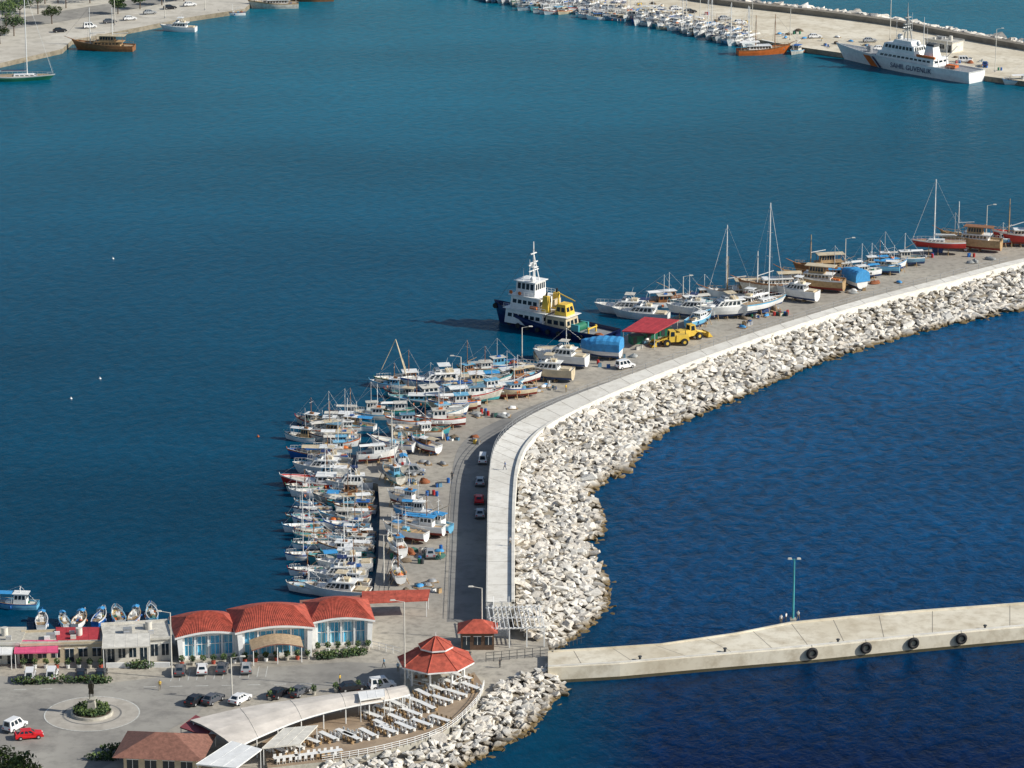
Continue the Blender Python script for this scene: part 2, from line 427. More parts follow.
rock_strip('rock_armour', [Vector((p.x,p.y,4.5)) for p in GP(pairsA, 4.5)], GP(pairsB, 0.0), pw=0.9)
rock_strip('rock_armour', GP([(547,664),(520,674),(500,682),(480,706),(440,737),(380,756),(320,768),(290,810)], 2.0), GP([(566,690),(552,703),(538,722),(508,744),(470,764),(440,785),(380,810),(360,850)], 0.0), sp=0.92, r0=0.4, r1=0.85)

# ------------------------------------------------------------------ right-hand pier
pf = GP([(548,651),(600,648),(660,644),(735,633),(790,622),(850,616),(920,610),(1030,602),(1200,590)], 2.6)
pn = GP([(548,668),(620,664),(700,657),(760,652),(810,648),(860,643),(920,637),(1030,627),(1200,612)], 2.6)
strip_wall('pier', pf, pn, 2.6, -2.5, pierm)
strip_wall('pier_kerb', [a*0.03+b*0.97 for a, b in zip(pf, pn)], [a*0.075+b*0.925 for a, b in zip(pf, pn)], 2.85, 2.4, concw)
strip_wall('pier_kerb', [a*0.97+b*0.03 for a, b in zip(pf, pn)], [a*0.93+b*0.07 for a, b in zip(pf, pn)], 2.8, 2.4, pierm)
algae = groundmat('algae_band', (0.07,0.06,0.03), (0.1,0.085,0.05), (0.04,0.04,0.02), 0.2, 0.8)
strip_wall('algae_band', [Vector((p.x,p.y-0.05,0)) for p in pn], [Vector((p.x,p.y+0.5,0)) for p in pn], 0.5, -1, algae)
def torus_tyre(name, p, rz, r=0.72, t=0.3):
    mb = MB(); n = 18; k = 8; vs = []
    for i in range(n):
        a = 2*pi*i/n
        for j in range(k):
            b = 2*pi*j/k
            vs.append(((r+t*cos(b))*cos(a), t*0.9*sin(b), (r+t*cos(b))*sin(a)))
    fs = [(i*k+j, ((i+1) % n)*k+j, ((i+1) % n)*k+(j+1) % k, i*k+(j+1) % k) for i in range(n) for j in range(k)]
    mb.add(vs, fs, black, True)
    mb.cyl((0,0,r),(0,0.3,1.35),0.05,0.05,4,dgrey)
    return mb.obj(name, p, rz)
def pier_face(x):
    for a, b in zip(pn[:-1], pn[1:]):
        if a.x <= x <= b.x: return a.y+(b.y-a.y)*(x-a.x)/(b.x-a.x), math.atan2(b.y-a.y, b.x-a.x)
for u, v in ((812,651),(866,646),(913,640),(961,636)):
    x = G(u, v, 2.0).x; yv, an = pier_face(x)
    torus_tyre('tyre_fender', (x, yv-0.32, 1.75), an)
for u, v in ((640,660),(725,652),(838,643),(985,629)):
    p = G(u, v, 2.6); mb = MB(); mb.cyl((0,0,0),(0,0,0.55),0.22,0.18,10,dgrey); mb.cyl((0,0,0.55),(0,0,0.7),0.33,0.3,10,dgrey); mb.obj('mooring_bollard', p)
mb = MB()
for k in range(11):
    t = 0.06+k*0.088; s_ = t*(len(pf)-1); i = int(s_); f_ = s_-i
    a = pf[i].lerp(pf[i+1], f_).lerp(pn[i].lerp(pn[i+1], f_), 0.08); b = pf[i].lerp(pf[i+1], f_).lerp(pn[i].lerp(pn[i+1], f_), 0.92)
    mb.add([(a.x-.06,a.y,2.606),(a.x+.06,a.y,2.606),(b.x+.06,b.y,2.606),(b.x-.06,b.y,2.606)], [(0,1,2,3)], MATS['joint_sealant'])
mb.obj('pier_joints')

# ------------------------------------------------------------------ far quays
promm = groundmat('promenade', (0.5,0.46,0.39), (0.62,0.58,0.5), (0.36,0.33,0.27), 0.03, 0.25)
tl = GP([(-300,110),(-60,72),(0,63),(62,49),(72,40),(130,29),(190,17),(244,9),(252,2),(300,-4),(360,-14),(380,-60),(-300,-60)], QZ)
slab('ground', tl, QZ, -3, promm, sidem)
slab('promenade_road', GP([(-60,40),(60,22),(140,8),(220,-8),(230,-14),(130,0),(50,13),(-60,30)], QZ), QZ+0.03, None, asph2)
nearq = [(400,-22),(450,-12),(520,-2),(600,8),(680,20),(750,38),(800,47),(850,54),(985,76),(1030,82),(1180,102)]
farq = [(520,-34),(570,-24),(640,-12),(720,0),(800,9),(850,15),(900,22),(940,30),(1024,45),(1060,51),(1180,72)]
slab('ground', GP(nearq, QZ)+list(reversed(GP(farq, QZ))), QZ, -3, pierm, sidem)
fa = densify(GP(farq, 3.2), 4)
strip_wall('breakwater_wall', fa, [p+Vector((1.0,3.0,0)) for p in fa], 3.2, -1, groundmat('old_concrete', (0.2,0.18,0.15),(0.28,0.25,0.2),(0.13,0.11,0.09),0.05,0.3))
rock_strip('rock_armour', [Vector((p.x+1,p.y+3,2.8)) for p in GP(farq, 3)], [Vector((p.x+5,p.y+14,0)) for p in GP(farq, 3)], sp=2.0, r0=0.9, r1=1.6)

# ------------------------------------------------------------------ boats
def hull(mb, L, B, fb, draft, mh, mbot, mdk, mstr=None, bowrise=0.6, tr=0.75, rake=None, bul=0.35, full=2.4, N=16, cap=None):
    mstr = mstr or mh; rake = L*0.08 if rake is None else rake
    vs = []; per = 0
    for i in range(N+1):
        t = (i/N); t = 1-(1-t)**1.25
        if t < 0.4: w = tr+(1-tr)*sin(pi/2*t/0.4)
        else: w = 1-((t-0.4)/0.6)**full
        w = max(w, 0.012)*B/2
        sh = fb*(1+bowrise*t**2.2+0.1*(1-t)**2)
        bw = max(0, (t-0.45)/0.55)
        prof = [(0.0, -draft*(1-0.25*t)), (0.66-0.4*bw, -draft*0.6), (0.9-0.42*bw, 0.0), (0.97-0.25*bw, sh*0.45), (0.99-0.1*bw, sh*0.8), (1.0, sh)]
        row = []
        for wf, z in prof:
            zr = (z+draft)/(sh+draft)
            x = -L/2+(L-rake*(1-zr)*1.0)*t
            row.append((x, w*wf, z))
        wi = max(w-0.12, 0.01); xg = row[-1][0]-(0.12 if i == N else 0)
        row.append((xg, wi, sh)); row.append((xg, wi, sh-bul)); row.append((xg, 0.0, sh-bul))
        full_row = row + [(x, -y, z) for x, y, z in row[1:-1]]
        per = len(full_row); vs += full_row
    def idx(i, k, side): 
        if side > 0 or k == 0 or k == 8: return i*per+k
        return i*per+8+k
    mm = [mbot, mbot, mh, mh, mstr, cap or mstr, mh, mdk]
    for k in range(8):
        fs = []
        for i in range(N):
            for sd in (1, -1):
                fs.append((idx(i,k,sd), idx(i+1,k,sd), idx(i+1,k+1,sd), idx(i,k+1,sd)))
        mb.add(vs, fs, mm[k], k in (0,1,2,3,4))
    tf = [idx(0,k,1) for k in range(6)]+[idx(0,k,-1) for k in range(5,0,-1)]
    mb.add(vs, [tf], mh)
    mb.add(vs, [(idx(0,6,1), idx(0,7,1), idx(0,7,-1), idx(0,6,-1))], mh)
    def sheer(x):
        t = min(max((x+L/2)/L, 0), 1); return fb*(1+bowrise*t**2.2+0.1*(1-t)**2)
    def half(x):
        t = min(max((x+L/2)/L, 0), 1)
        w = tr+(1-tr)*sin(pi/2*t/0.4) if t < 0.4 else 1-((t-0.4)/0.6)**full
        return max(w, 0.02)*B/2
    return sheer, half

def rails(mb, L, sheer, half, x0, x1, h=0.7, n=6, m=None):
    m = m or steel
    for sd in (1, -1):
        prev = None
        for i in range(n+1):
            x = x0+(x1-x0)*i/n; y = sd*(half(x)-0.08); z = sheer(x)
            mb.cyl((x,y,z),(x,y,z+h),0.03,0.03,4,m)
            if prev: mb.cyl(prev,(x,y,z+h),0.03,0.03,4,m)
            prev = (x,y,z+h)

def fishing_boat(L=9, mh=None, ms=None, mc=None, mr=None, mbot=None, awn=None, style=0, lowmast=False):
    mb = MB(); B = L*R.uniform(0.32, 0.39); fb = 0.55+L*0.045; dr = 0.35+L*0.05
    mh = mh or white; ms = ms or blue; mc = mc or white; mr = mr or white; mbot = mbot or antif
    inner = R.choice([offwh, cream, lwood, lblue, turq])
    sheer, half = hull(mb, L, B, fb, dr, mh, mbot, R.choice([wwhite, deckm, offwh, cream, deckm, wblue, lwood, wgrey]), ms, bowrise=R.uniform(0.6,1.0), tr=R.uniform(0.55,0.85), rake=L*0.1, bul=0.4, cap=R.choice([ms, white, lwood]))
    dz = fb-0.4; ch = R.uniform(1.3, 2.1); cw = B*R.uniform(0.24,0.32)
    if style == 2:
        cx0, cx1 = -L*0.08, L*0.04; ch = 1.1
        for x in (-L*0.3, -L*0.18, L*0.2): mb.box(x-0.15,x+0.15,-half(x)*0.9,half(x)*0.9,dz+0.2,dz+0.27,lwood)
        mb.cbox((-L*0.02,0,dz+0.4),(L*0.12,B*0.3,0.75),mc)
    else:
        cx0, cx1 = (-L*0.12, L*0.16) if style == 0 else (-L*0.3, -L*0.04)
        mb.wedge(cx0, cx1, cw, cw*0.92, dz, dz+ch, 0.25, 0.05, mc, win=(0.55, 0.88), nf=3, ns=3)
        mb.box(cx0-0.35, cx1+0.05, -cw-0.1, cw+0.1, dz+ch, dz+ch+0.09, mr)
        if R.random() < 0.5: mb.cbox(((cx0+cx1)/2-0.3,0.2,dz+ch+0.25),(0.8,0.5,0.3),R.choice([orange, wood, wgrey, blue]))
        mb.wedge(cx1+0.2, cx1+L*0.17, cw*0.75, cw*0.6, dz+0.02, dz+0.65, 0.2, 0, mc)
    mh_ = R.uniform(1.0, 1.8) if lowmast else R.uniform(1.8, 5.5); mx = (cx0+cx1)/2; mz = dz if style == 2 else dz+ch
    mb.cyl((mx,0,mz),(mx,0,mz+mh_),0.08,0.05,6,R.choice([white, white, wood, steel]))
    mb.cyl((mx,-0.6,mz+mh_*0.7),(mx,0.6,mz+mh_*0.7),0.03,0.03,4,white)
    if not lowmast:
        if R.random() < 0.4: mb.cyl((mx,0,mz+0.6),(mx-L*0.28,0.2,mz+R.uniform(1.2,2.6)),0.06,0.04,5,R.choice([white, lwood]))
        if R.random() < 0.35: mb.cyl((L*0.3,0,dz),(L*0.3,0,dz+R.uniform(2,3.5)),0.06,0.04,5,white)
    mb.cyl((mx,0,mz+mh_),(L*0.47,0,sheer(L*0.47)),0.02,0.02,3,steel)
    mb.cyl((mx,0,mz+mh_),(-L*0.47,0,sheer(-L*0.47)),0.02,0.02,3,steel)
    mb.cyl((L*0.5-0.1,0,sheer(L/2)-0.2),(L*0.5+0.05,0,sheer(L/2)+0.35),0.07,0.07,5,ms)
    if awn:
        a0, a1 = (-L*0.46, cx0-0.2) if style == 0 else (cx1+0.1, L*0.25)
        w = min(half(a0), half(a1))*0.8; zz = dz+max(ch,1.5)*1.02
        for x in (a0+0.1, a1-0.1):
            for y in (-w+0.08, w-0.08): mb.cyl((x,y,dz),(x,y,zz),0.035,0.035,4,steel)
        mb.add([(a0,-w,zz),(a1,-w,zz),(a1,0,zz+0.22),(a0,0,zz+0.22),(a1,w,zz),(a0,w,zz)], [(0,1,2,3),(3,2,4,5)], awn)
    else:
        mb.blob((-L*0.35,0,dz+0.2),(L*0.08,half(-L*.35)*0.6,0.45),R.choice([netm, neto, netb, orange, netb]),8,5,0.2)
        mb.cbox((-L*0.22,0,dz+0.3),(L*0.06,B*0.25,0.6),inner)
    mb.cyl((L*0.34,-0.4,dz+0.75),(L*0.34,0.4,dz+0.75),0.16,0.16,8,dgrey)
    for i in range(R.randint(2,4)):
        x = R.uniform(-0.35,0.2)*L; sd = R.choice((-1,1))
        mb.blob((x, sd*(half(x)+0.1), fb*0.5), (0.16,0.16,0.32), R.choice([white, orange, blue, black]), 6, 4)
    for i in range(R.randint(3,8)):
        x = R.uniform(-0.42,0.3)*L; y = R.uniform(-0.6,0.6)*half(x)
        mb.cbox((x,y,dz+0.2),(R.uniform(.3,.8),R.uniform(.3,.6),0.4),R.choice([blue, orange, white, wgrey, offwh, green, yellow, lwood, red, netb, dgrey]))
    if R.random() < 0.6: rails(mb, L, sheer, half, L*0.15, L*0.44, 0.55, 5)
    return mb, dr

def motor_yacht(L=13, mh=None, band=None):
    mb = MB(); B = L*0.31; fb = 1.1+L*0.03; dr = 0.5+L*0.03; mh = mh or white
    sheer, half = hull(mb, L, B, fb, dr, mh, antib, R.choice([deckm, offwh, offwh]), band or mh, bowrise=0.45, tr=0.9, rake=L*0.14, bul=0.15, full=2.8)
    z = fb-0.15
    mb.wedge(-L*0.25, L*0.22, B*0.36, B*0.3, z, z+1.5, L*0.12, 0.2, white, win=(0.35, 0.85), ns=5)
    mb.wedge(L*0.1, L*0.36, B*0.25, B*0.16, z, z+0.65, L*0.1, 0, white)
    mb.wedge(-L*0.3, L*0.06, B*0.35, B*0.33, z+1.5, z+1.65, 0.3, 0, white)
    mb.wedge(-L*0.02, L*0.06, B*0.28, B*0.25, z+1.65, z+2.3, 0.4, 0, white, win=(0.4,0.95))
    mb.box(-L*0.2, -L*0.1, -B*0.2, B*0.2, z+1.65, z+2.1, cream)
    for y in (-1,1): mb.cyl((-L*0.15,y*B*0.28,z+1.6),(-L*0.1,y*B*0.26,z+3.1),0.06,0.06,5,white)
    mb.box(-L*0.16, 0, -B*0.3, B*0.3, z+3.1, z+3.17, R.choice([white, wwhite, cream, navy]))
    mb.cyl((-L*0.1,0,z+3.1),(-L*0.13,0,z+4.6),0.04,0.02,4,white)
    mb.box(-L*0.45,-L*0.3,-B*0.3,B*0.3,z,z+0.45,cream)
    rails(mb, L, sheer, half, L*0.0, L*0.46, 0.7, 8)
    return mb, dr

def sailboat(L=12, mh=None, keel=True, mastH=None, ms=None):
    mb = MB(); B = L*0.29; fb = 0.95+L*0.02; dr = 0.5; mh = mh or white
    sheer, half = hull(mb, L, B, fb, dr, mh, antib if mh is not red else antif, deckm, ms or mh, bowrise=0.25, tr=0.62, rake=L*0.12, bul=0.1, full=2.0)
    z = fb-0.1
    if keel: mb.wedge(-L*0.08, L*0.1, 0.14, 0.2, -dr-1.1, -dr+0.1, -0.2, -0.3, antib)
    mb.wedge(-L*0.12, L*0.25, B*0.27, B*0.22, z, z+0.55, L*0.08, 0.1, white, win=(0.35,0.8), ns=4)
    mb.box(-L*0.38,-L*0.14,-B*0.22,B*0.22,z,z+0.12,deckm)
    mh_ = mastH or L*1.35
    mb.cyl((L*0.08,0,z),(L*0.08,0,z+mh_),0.15,0.1,6,white)
    mb.cyl((L*0.08,0,z+1.5),(-L*0.33,0,z+1.55),0.09,0.08,6,white)
    mb.cyl((L*0.06,0,z+1.72),(-L*0.3,0,z+1.75),0.17,0.13,6,R.choice([blue, white, navy]))
    top = (L*0.08,0,z+mh_)
    for q in ((L*0.48,0,sheer(L*0.48)),(-L*0.49,0,sheer(-L*.49)),(L*0.05,half(L*.05),z),(L*0.05,-half(L*.05),z)): mb.cyl(top,q,0.015,0.015,3,steel)
    mb.cyl((L*0.46,0,sheer(L*.46)+0.3),(L*0.1,0,z+mh_*0.95),0.04,0.03,5,white)
    for k in (0.45,0.7): mb.cyl((L*0.08,-0.9,z+mh_*k),(L*0.08,0.9,z+mh_*k),0.04,0.04,4,white)
    mb.cyl((-L*0.42,0,z),(-L*0.42,0,z+0.9),0.06,0.06,5,steel)
    rails(mb, L, sheer, half, -L*0.45, L*0.46, 0.6, 12)
    return mb, dr+(1.1 if keel else 0)

def gulet(L=18, mh=None, can=None, masts=2, mastH=10, upper=False):
    mb = MB(); B = L*0.28; fb = 1.3+L*0.02; dr = 1.0; mh = mh or wood
    sheer, half = hull(mb, L, B, fb, dr, mh, antif, deckm, R.choice([white, lwood, wood]), bowrise=0.85, tr=0.8, rake=L*0.12, bul=0.4, full=2.2, cap=lwood)
    z = fb-0.35
    mb.wedge(-L*0.3, L*0.15, B*0.3, B*0.28, z, z+1.5, 0.4, 0.1, lwood if mh is wood else white, win=(0.45,0.85), ns=7)
    mb.box(-L*0.34, L*0.12, -B*0.36, B*0.36, z+1.5, z+1.62, lwood if mh is wood else white)
    if upper:
        mb.wedge(-L*0.2, L*0.05, B*0.24, B*0.22, z+1.62, z+3.3, 0.3, 0.1, lwood, win=(0.3,0.85), ns=5)
        mb.box(-L*0.36, L*0.1, -B*0.34, B*0.34, z+3.3, z+3.42, can or cream)
        for x in (-L*0.34, -L*0.22, L*0.08):
            for y in (-1,1): mb.cyl((x,y*B*0.32,z+1.5),(x,y*B*0.32,z+3.3),0.05,0.05,4,wood)
    else:
        for x in (-L*0.45, -L*0.3, -L*0.12):
            for y in (-1,1): mb.cyl((x,y*B*0.3,z),(x,y*B*0.3,z+2.7),0.05,0.05,4,steel)
        mb.add([(-L*.47,-B*.33,z+2.7),(-L*.1,-B*.33,z+2.7),(-L*.1,0,z+3.0),(-L*.47,0,z+3.0),(-L*.1,B*.33,z+2.7),(-L*.47,B*.33,z+2.7)], [(0,1,2,3),(3,2,4,5)], can or white)
    mb.cyl((L*0.45,0,sheer(L*.45)),(L*0.62,0,sheer(L*.5)+1.0),0.14,0.07,6,wood)
    xs = [L*0.2, -L*0.16][:masts]
    for x in xs:
        mb.cyl((x,0,z),(x,0,z+mastH),0.16,0.09,6,R.choice([wood, white, lwood]))
        for q in ((x-0.5,half(x),z+.4),(x-0.5,-half(x),z+.4),(x+0.5,half(x),z+.4),(x+.5,-half(x),z+.4)): mb.cyl((x,0,z+mastH*0.9),q,0.025,0.025,3,dgrey)
        mb.cyl((x,0,z+2.2 if not upper else z+3.8),(x-L*0.25,0,z+3.3 if not upper else z+4.3),0.12,0.1,6,white)
    if xs: mb.cyl((xs[0],0,z+mastH),(L*0.6,0,sheer(L*.5)+1.0),0.025,0.025,3,dgrey)
    for i in range(7):
        x = R.uniform(-.4,.35)*L; mb.cbox((x,R.uniform(-.4,.4)*half(x),z+0.25),(R.uniform(.5,1.2),R.uniform(.4,.8),0.5),R.choice([white,netb,blue,lwood,wgrey,orange]))
    rails(mb, L, sheer, half, -L*0.46, L*0.46, 0.6, 14, lwood)
    return mb, dr

def covered_boat(L=9, B=4.4):
    mb = MB(); dr = 0.8
    hull(mb, L, B, 1.3, dr, white, antib, wgrey, lblue, bowrise=0.35, tr=0.85, rake=0.9)
    n = 12; vs = []; k = 8
    for i in range(n+1):
        t = i/n; x = -L/2-0.15+(L*0.97)*t
        w = (B/2+0.18)*(1 if t < 0.55 else 1-((t-0.55)/0.45)**2.2*0.85); h = 2.6-0.9*max(0,t-0.5)*2+(0.12 if i % 2 else 0)
        for j in range(k+1):
            a = pi*j/k; vs.append((x, w*(abs(cos(a))**0.6)*(1 if cos(a) >= 0 else -1), 0.95+h*(sin(a)**0.55)))
    mb.add(vs, [(i*(k+1)+j, (i+1)*(k+1)+j, (i+1)*(k+1)+j+1, i*(k+1)+j+1) for i in range(n) for j in range(k)], tarp)
    mb.add(vs[:k+1], [tuple(range(k+1))], tarp); mb.add(vs[-(k+1):], [tuple(range(k+1))], tarp)
    return mb, dr

def put(name, mbd, u, v, ang, z=0.0, hard=False):
    mb, dr = mbd
    if hard:
        base = -dr-0.35
        for x in (-2.4, 0, 2.2):
            mb.box(x-0.2, x+0.2, -0.5, 0.5, base, -dr+0.05, lwood)
            for sd in (-1, 1): mb.cyl((x, sd*1.6, base), (x, sd*0.95, 0.25), 0.08, 0.08, 5, lwood)
        p = G(u, v, QZ); loc = (p.x, p.y, QZ-base)
    else:
        p = G(u, v, 0); loc = (p.x, p.y, 0)
    return mb.obj(name, loc, radians(ang))

cols = [white]*8+[wwhite, wwhite, offwh, lblue, wblue, blue, turq, cream]
strp = [blue, red, navy, turq, lblue, green, white, white, orange, wood, wblue, lblue]
def rnd_fb(L):
    return fishing_boat(L, R.choice(cols), R.choice(strp), R.choice([white, white, white, cream, lblue, wood, lwood, wwhite]), R.choice([white, white, offwh, blue, lblue, cream, wblue, wwhite]), R.choice([antif, antib, antif, turq]),
                        R.choice([None, white, None, tarp, offwh, None, white, cream, wgrey, None]), R.choice([0, 0, 1, 1, 2]))
def rnd_any(L):
    k = R.random()
    if k < 0.12 and L > 8: return 'motor_yacht', motor_yacht(L)
    return 'fishing_boat', rnd_fb(L)
y = 597.0
while y > 488:
    L = R.uniform(7.0, 13.0); sx = 373+(596-y)*0.07
    cx = sx-R.uniform(1, 8)-L*5.5/2
    nm, bo = rnd_any(L); put(nm, bo, cx, y+R.uniform(-1.5,1.5), R.choice([180,180,180,0])+R.uniform(-15, 12))
    if L < 10: 
        L2 = R.uniform(5.5, 7.5); put('fishing_boat', fishing_boat(L2, R.choice(cols), R.choice(strp), white, white, antif, None, 2), cx-L*2.8-L2*2.8, y+R.uniform(-1,1), 180+R.uniform(-20,20))
    y -= R.uniform(4.8, 6.4)
y = 484
while y > 424:
    L = R.uniform(6.5, 12.0); sx = 354 if y > 452 else 364
    nm, bo = rnd_any(L); put(nm, bo, sx-R.uniform(1, 7)-L*5.1/2, y, R.choice([180,180,0])+R.uniform(-16, 12))
    y -= R.uniform(4.6, 6.2)
put('fishing_boat', fishing_boat(13, red, white, white, white, antif, None, 1), 314, 486, 176)
for u, v in ((312,425),(330,428),(345,418),(372,414),(322,434),(352,428),(300,440)):
    put('fishing_boat', rnd_fb(R.uniform(6, 10)), u, v, R.uniform(150, 210))
for u, v, L, a in ((400,384,11,190),(418,404,12,178),(392,414,9,185),(370,418,9,175),(440,396,13,20),(455,388,10,200),(388,387,8,170),(478,372,9,195),(498,368,10,205),(402,398,8,160),(430,384,8,190),(462,376,8,215)):
    nm, bo = rnd_any(L); put(nm, bo, u, v, a)
for u, v, L, a in ((475,404,12,15),(452,412,10,190),(500,396,11,25),(515,398,9,200),(524,385,9,30),(508,384,11,200),(486,390,11,10),(465,397,10,195),
                   (440,428,10,190),(415,440,11,172),(432,440,8,20),(408,430,9,185),(392,452,9,160),(378,462,8,15),(450,420,9,30),(458,410,9,190),(425,452,7,140),(400,444,7,100),
                   (405,540,9,150),(418,535,10,160),(396,553,8,110),(412,520,7,170),(404,506,7,150),(398,580,7,100),(432,532,8,150),(402,470,7,100),(392,482,7,120)):
    put('fishing_boat', rnd_fb(L) if v < 500 else fishing_boat(L, R.choice([tarp, lblue, white, white]), R.choice([white, blue]), R.choice([white, lblue]), R.choice([tarp, white]), antif, R.choice([None, tarp, white]), R.choice([1,2])), u, v, a, hard=True)
put('fishing_trawler', motor_yacht(16, white, blue), 438, 386, 190)
put('motor_yacht', motor_yacht(12), 560, 366, 160, hard=True)
put('motor_yacht', motor_yacht(12, cream), 545, 380, 165, hard=True)
put('fishing_boat', fishing_boat(13, cream, wood, cream, cream, antif, cream, 0), 565, 358, 10)
put('covered_boat', covered_boat(), 600, 358, 165, hard=True)
for u, v, L, a, k in ((625,313,14,170,0),(655,306,12,190,1),(668,302,11,20,1),(690,305,10,200,1),(640,318,13,165,0),(705,300,9,190,1)):
    put('fishing_boat' if k else 'motor_yacht', rnd_fb(L) if k else motor_yacht(L), u, v, a)
for u, v, L, a in ((725,318,14,200),(690,318,11,170),(752,312,12,60)):
    put('motor_yacht', motor_yacht(L, white), u, v, a, hard=True)
put('fishing_boat', fishing_boat(10, lblue, white, white, white, antib, None, 0), 700, 326, 55, hard=True)
put('sailboat', sailboat(12, white, mastH=16), 730, 298, 200)
put('sailboat', sailboat(13, white, mastH=22, ms=lblue), 765, 314, 40, hard=True)
put('gulet', gulet(17, white, cream, 1, 9, True), 742, 300, 185)
put('gulet', gulet(15, wwhite, cream, 1, 8, False), 770, 296, 190, hard=True)
put('gulet', gulet(15, lwood, cream, 0, 8, True), 812, 290, 160, hard=True)
put('gulet', gulet(14, wood, cream, 1, 8, True), 822, 279, 190, hard=True)
put('motor_yacht', motor_yacht(11, white), 795, 300, 150, hard=True)
for u, v, L, a in ((835,284,10,180),(862,279,9,200),(880,274,9,170),(893,272,8,30),(905,266,9,190),(872,271,8,190),(885,266,8,180),(845,278,9,200)):
    put('fishing_boat', fishing_boat(L, R.choice([white, lblue, wblue, wwhite]), R.choice([lblue, tarp, white]), wwhite, R.choice([tarp, white]), antib, R.choice([tarp, white, wwhite]), 0), u, v, a, hard=True)
put('covered_boat', covered_boat(8, 3.6), 852, 287, 120, hard=True)
put('sailboat', sailboat(13, red, mastH=15, ms=white), 938, 254, 172, hard=True)
put('gulet', gulet(15, lwood, wood, 1, 9, True), 970, 250, 160, hard=True)
put('gulet', gulet(14, red, awnred, 1, 9, False), 1020, 246, 180, hard=True)
put('fishing_boat', rnd_fb(8), 1003, 246, 200, hard=True)
put('fishing_boat', rnd_fb(8), 955, 246, 190, hard=True)
# far left boats
put('sailboat', sailboat(20, green, False, 26, ms=white), 22, 80, 5)
put('gulet', gulet(20, wood, cream, 2, 12, True), 103, 50, 172)
put('motor_yacht', motor_yacht(12), 178, 31, 170)
put('gulet', gulet(17, wwhite, cream, 1, 10, False), 273, 8, 185)
put('gulet', gulet(16, wood, white, 1, 12, False), 310, 1, 185)
put('fishing_boat', rnd_fb(9), 232, 15, 185)
# marina rows along far quay
xs = [p[0] for p in nearq]
def qv(u):
    k = bisect.bisect(xs, u)-1; f = (u-xs[k])/(xs[k+1]-xs[k]); return nearq[k][1]+(nearq[k+1][1]-nearq[k][1])*f
for i in range(90):
    t = i/89; u = 440+t*312+R.uniform(-2,2); L = R.uniform(8, 14); b = R.random()
    nm, bo = ('motor_yacht', motor_yacht(L)) if b < 0.45 else (('fishing_boat', fishing_boat(L, R.choice([white,white,wwhite,wblue]), R.choice(strp), white, R.choice([white,wwhite,blue]), antib, R.choice([white,None,cream,tarp]), 0)) if b < 0.86 else ('sailboat', sailboat(L, white, False, 11)))
    put(nm, bo, u, qv(u)+3.5+R.uniform(0,3.5), 235+R.uniform(-14, 14))
for i in range(30):
    u = 520+R.uniform(0,225); put('fishing_boat', rnd_fb(R.uniform(6,9)), u, qv(u)+R.uniform(8,12), R.uniform(150,250))
for i in range(9):
    u = 640+i*12; put('motor_yacht', motor_yacht(R.uniform(8,10)), u, qv(u)+10, 235+R.uniform(-10,10))
put('gulet', gulet(17, orange, white, 2, 11, False), 764, 54, 10)
put('fishing_boat', rnd_fb(9), 797, 53, 240)
put('fishing_boat', rnd_fb(11), 1020, 84, 190)
for u, v, L, a, mm_ in ((12,610,9,175,lblue),(42,627,6,95,white),(80,626,6,80,white),(100,624,6,80,blue),(118,622,6,105,white),(135,622,6,85,white),(152,620,6,100,lblue),(64,627,5,110,white)):
    put('fishing_boat', fishing_boat(L, mm_, R.choice([lblue, blue, white]), white, white, antib, R.choice([tarp, None]), 2 if L < 7 else 1, lowmast=True), u, v-3, a)

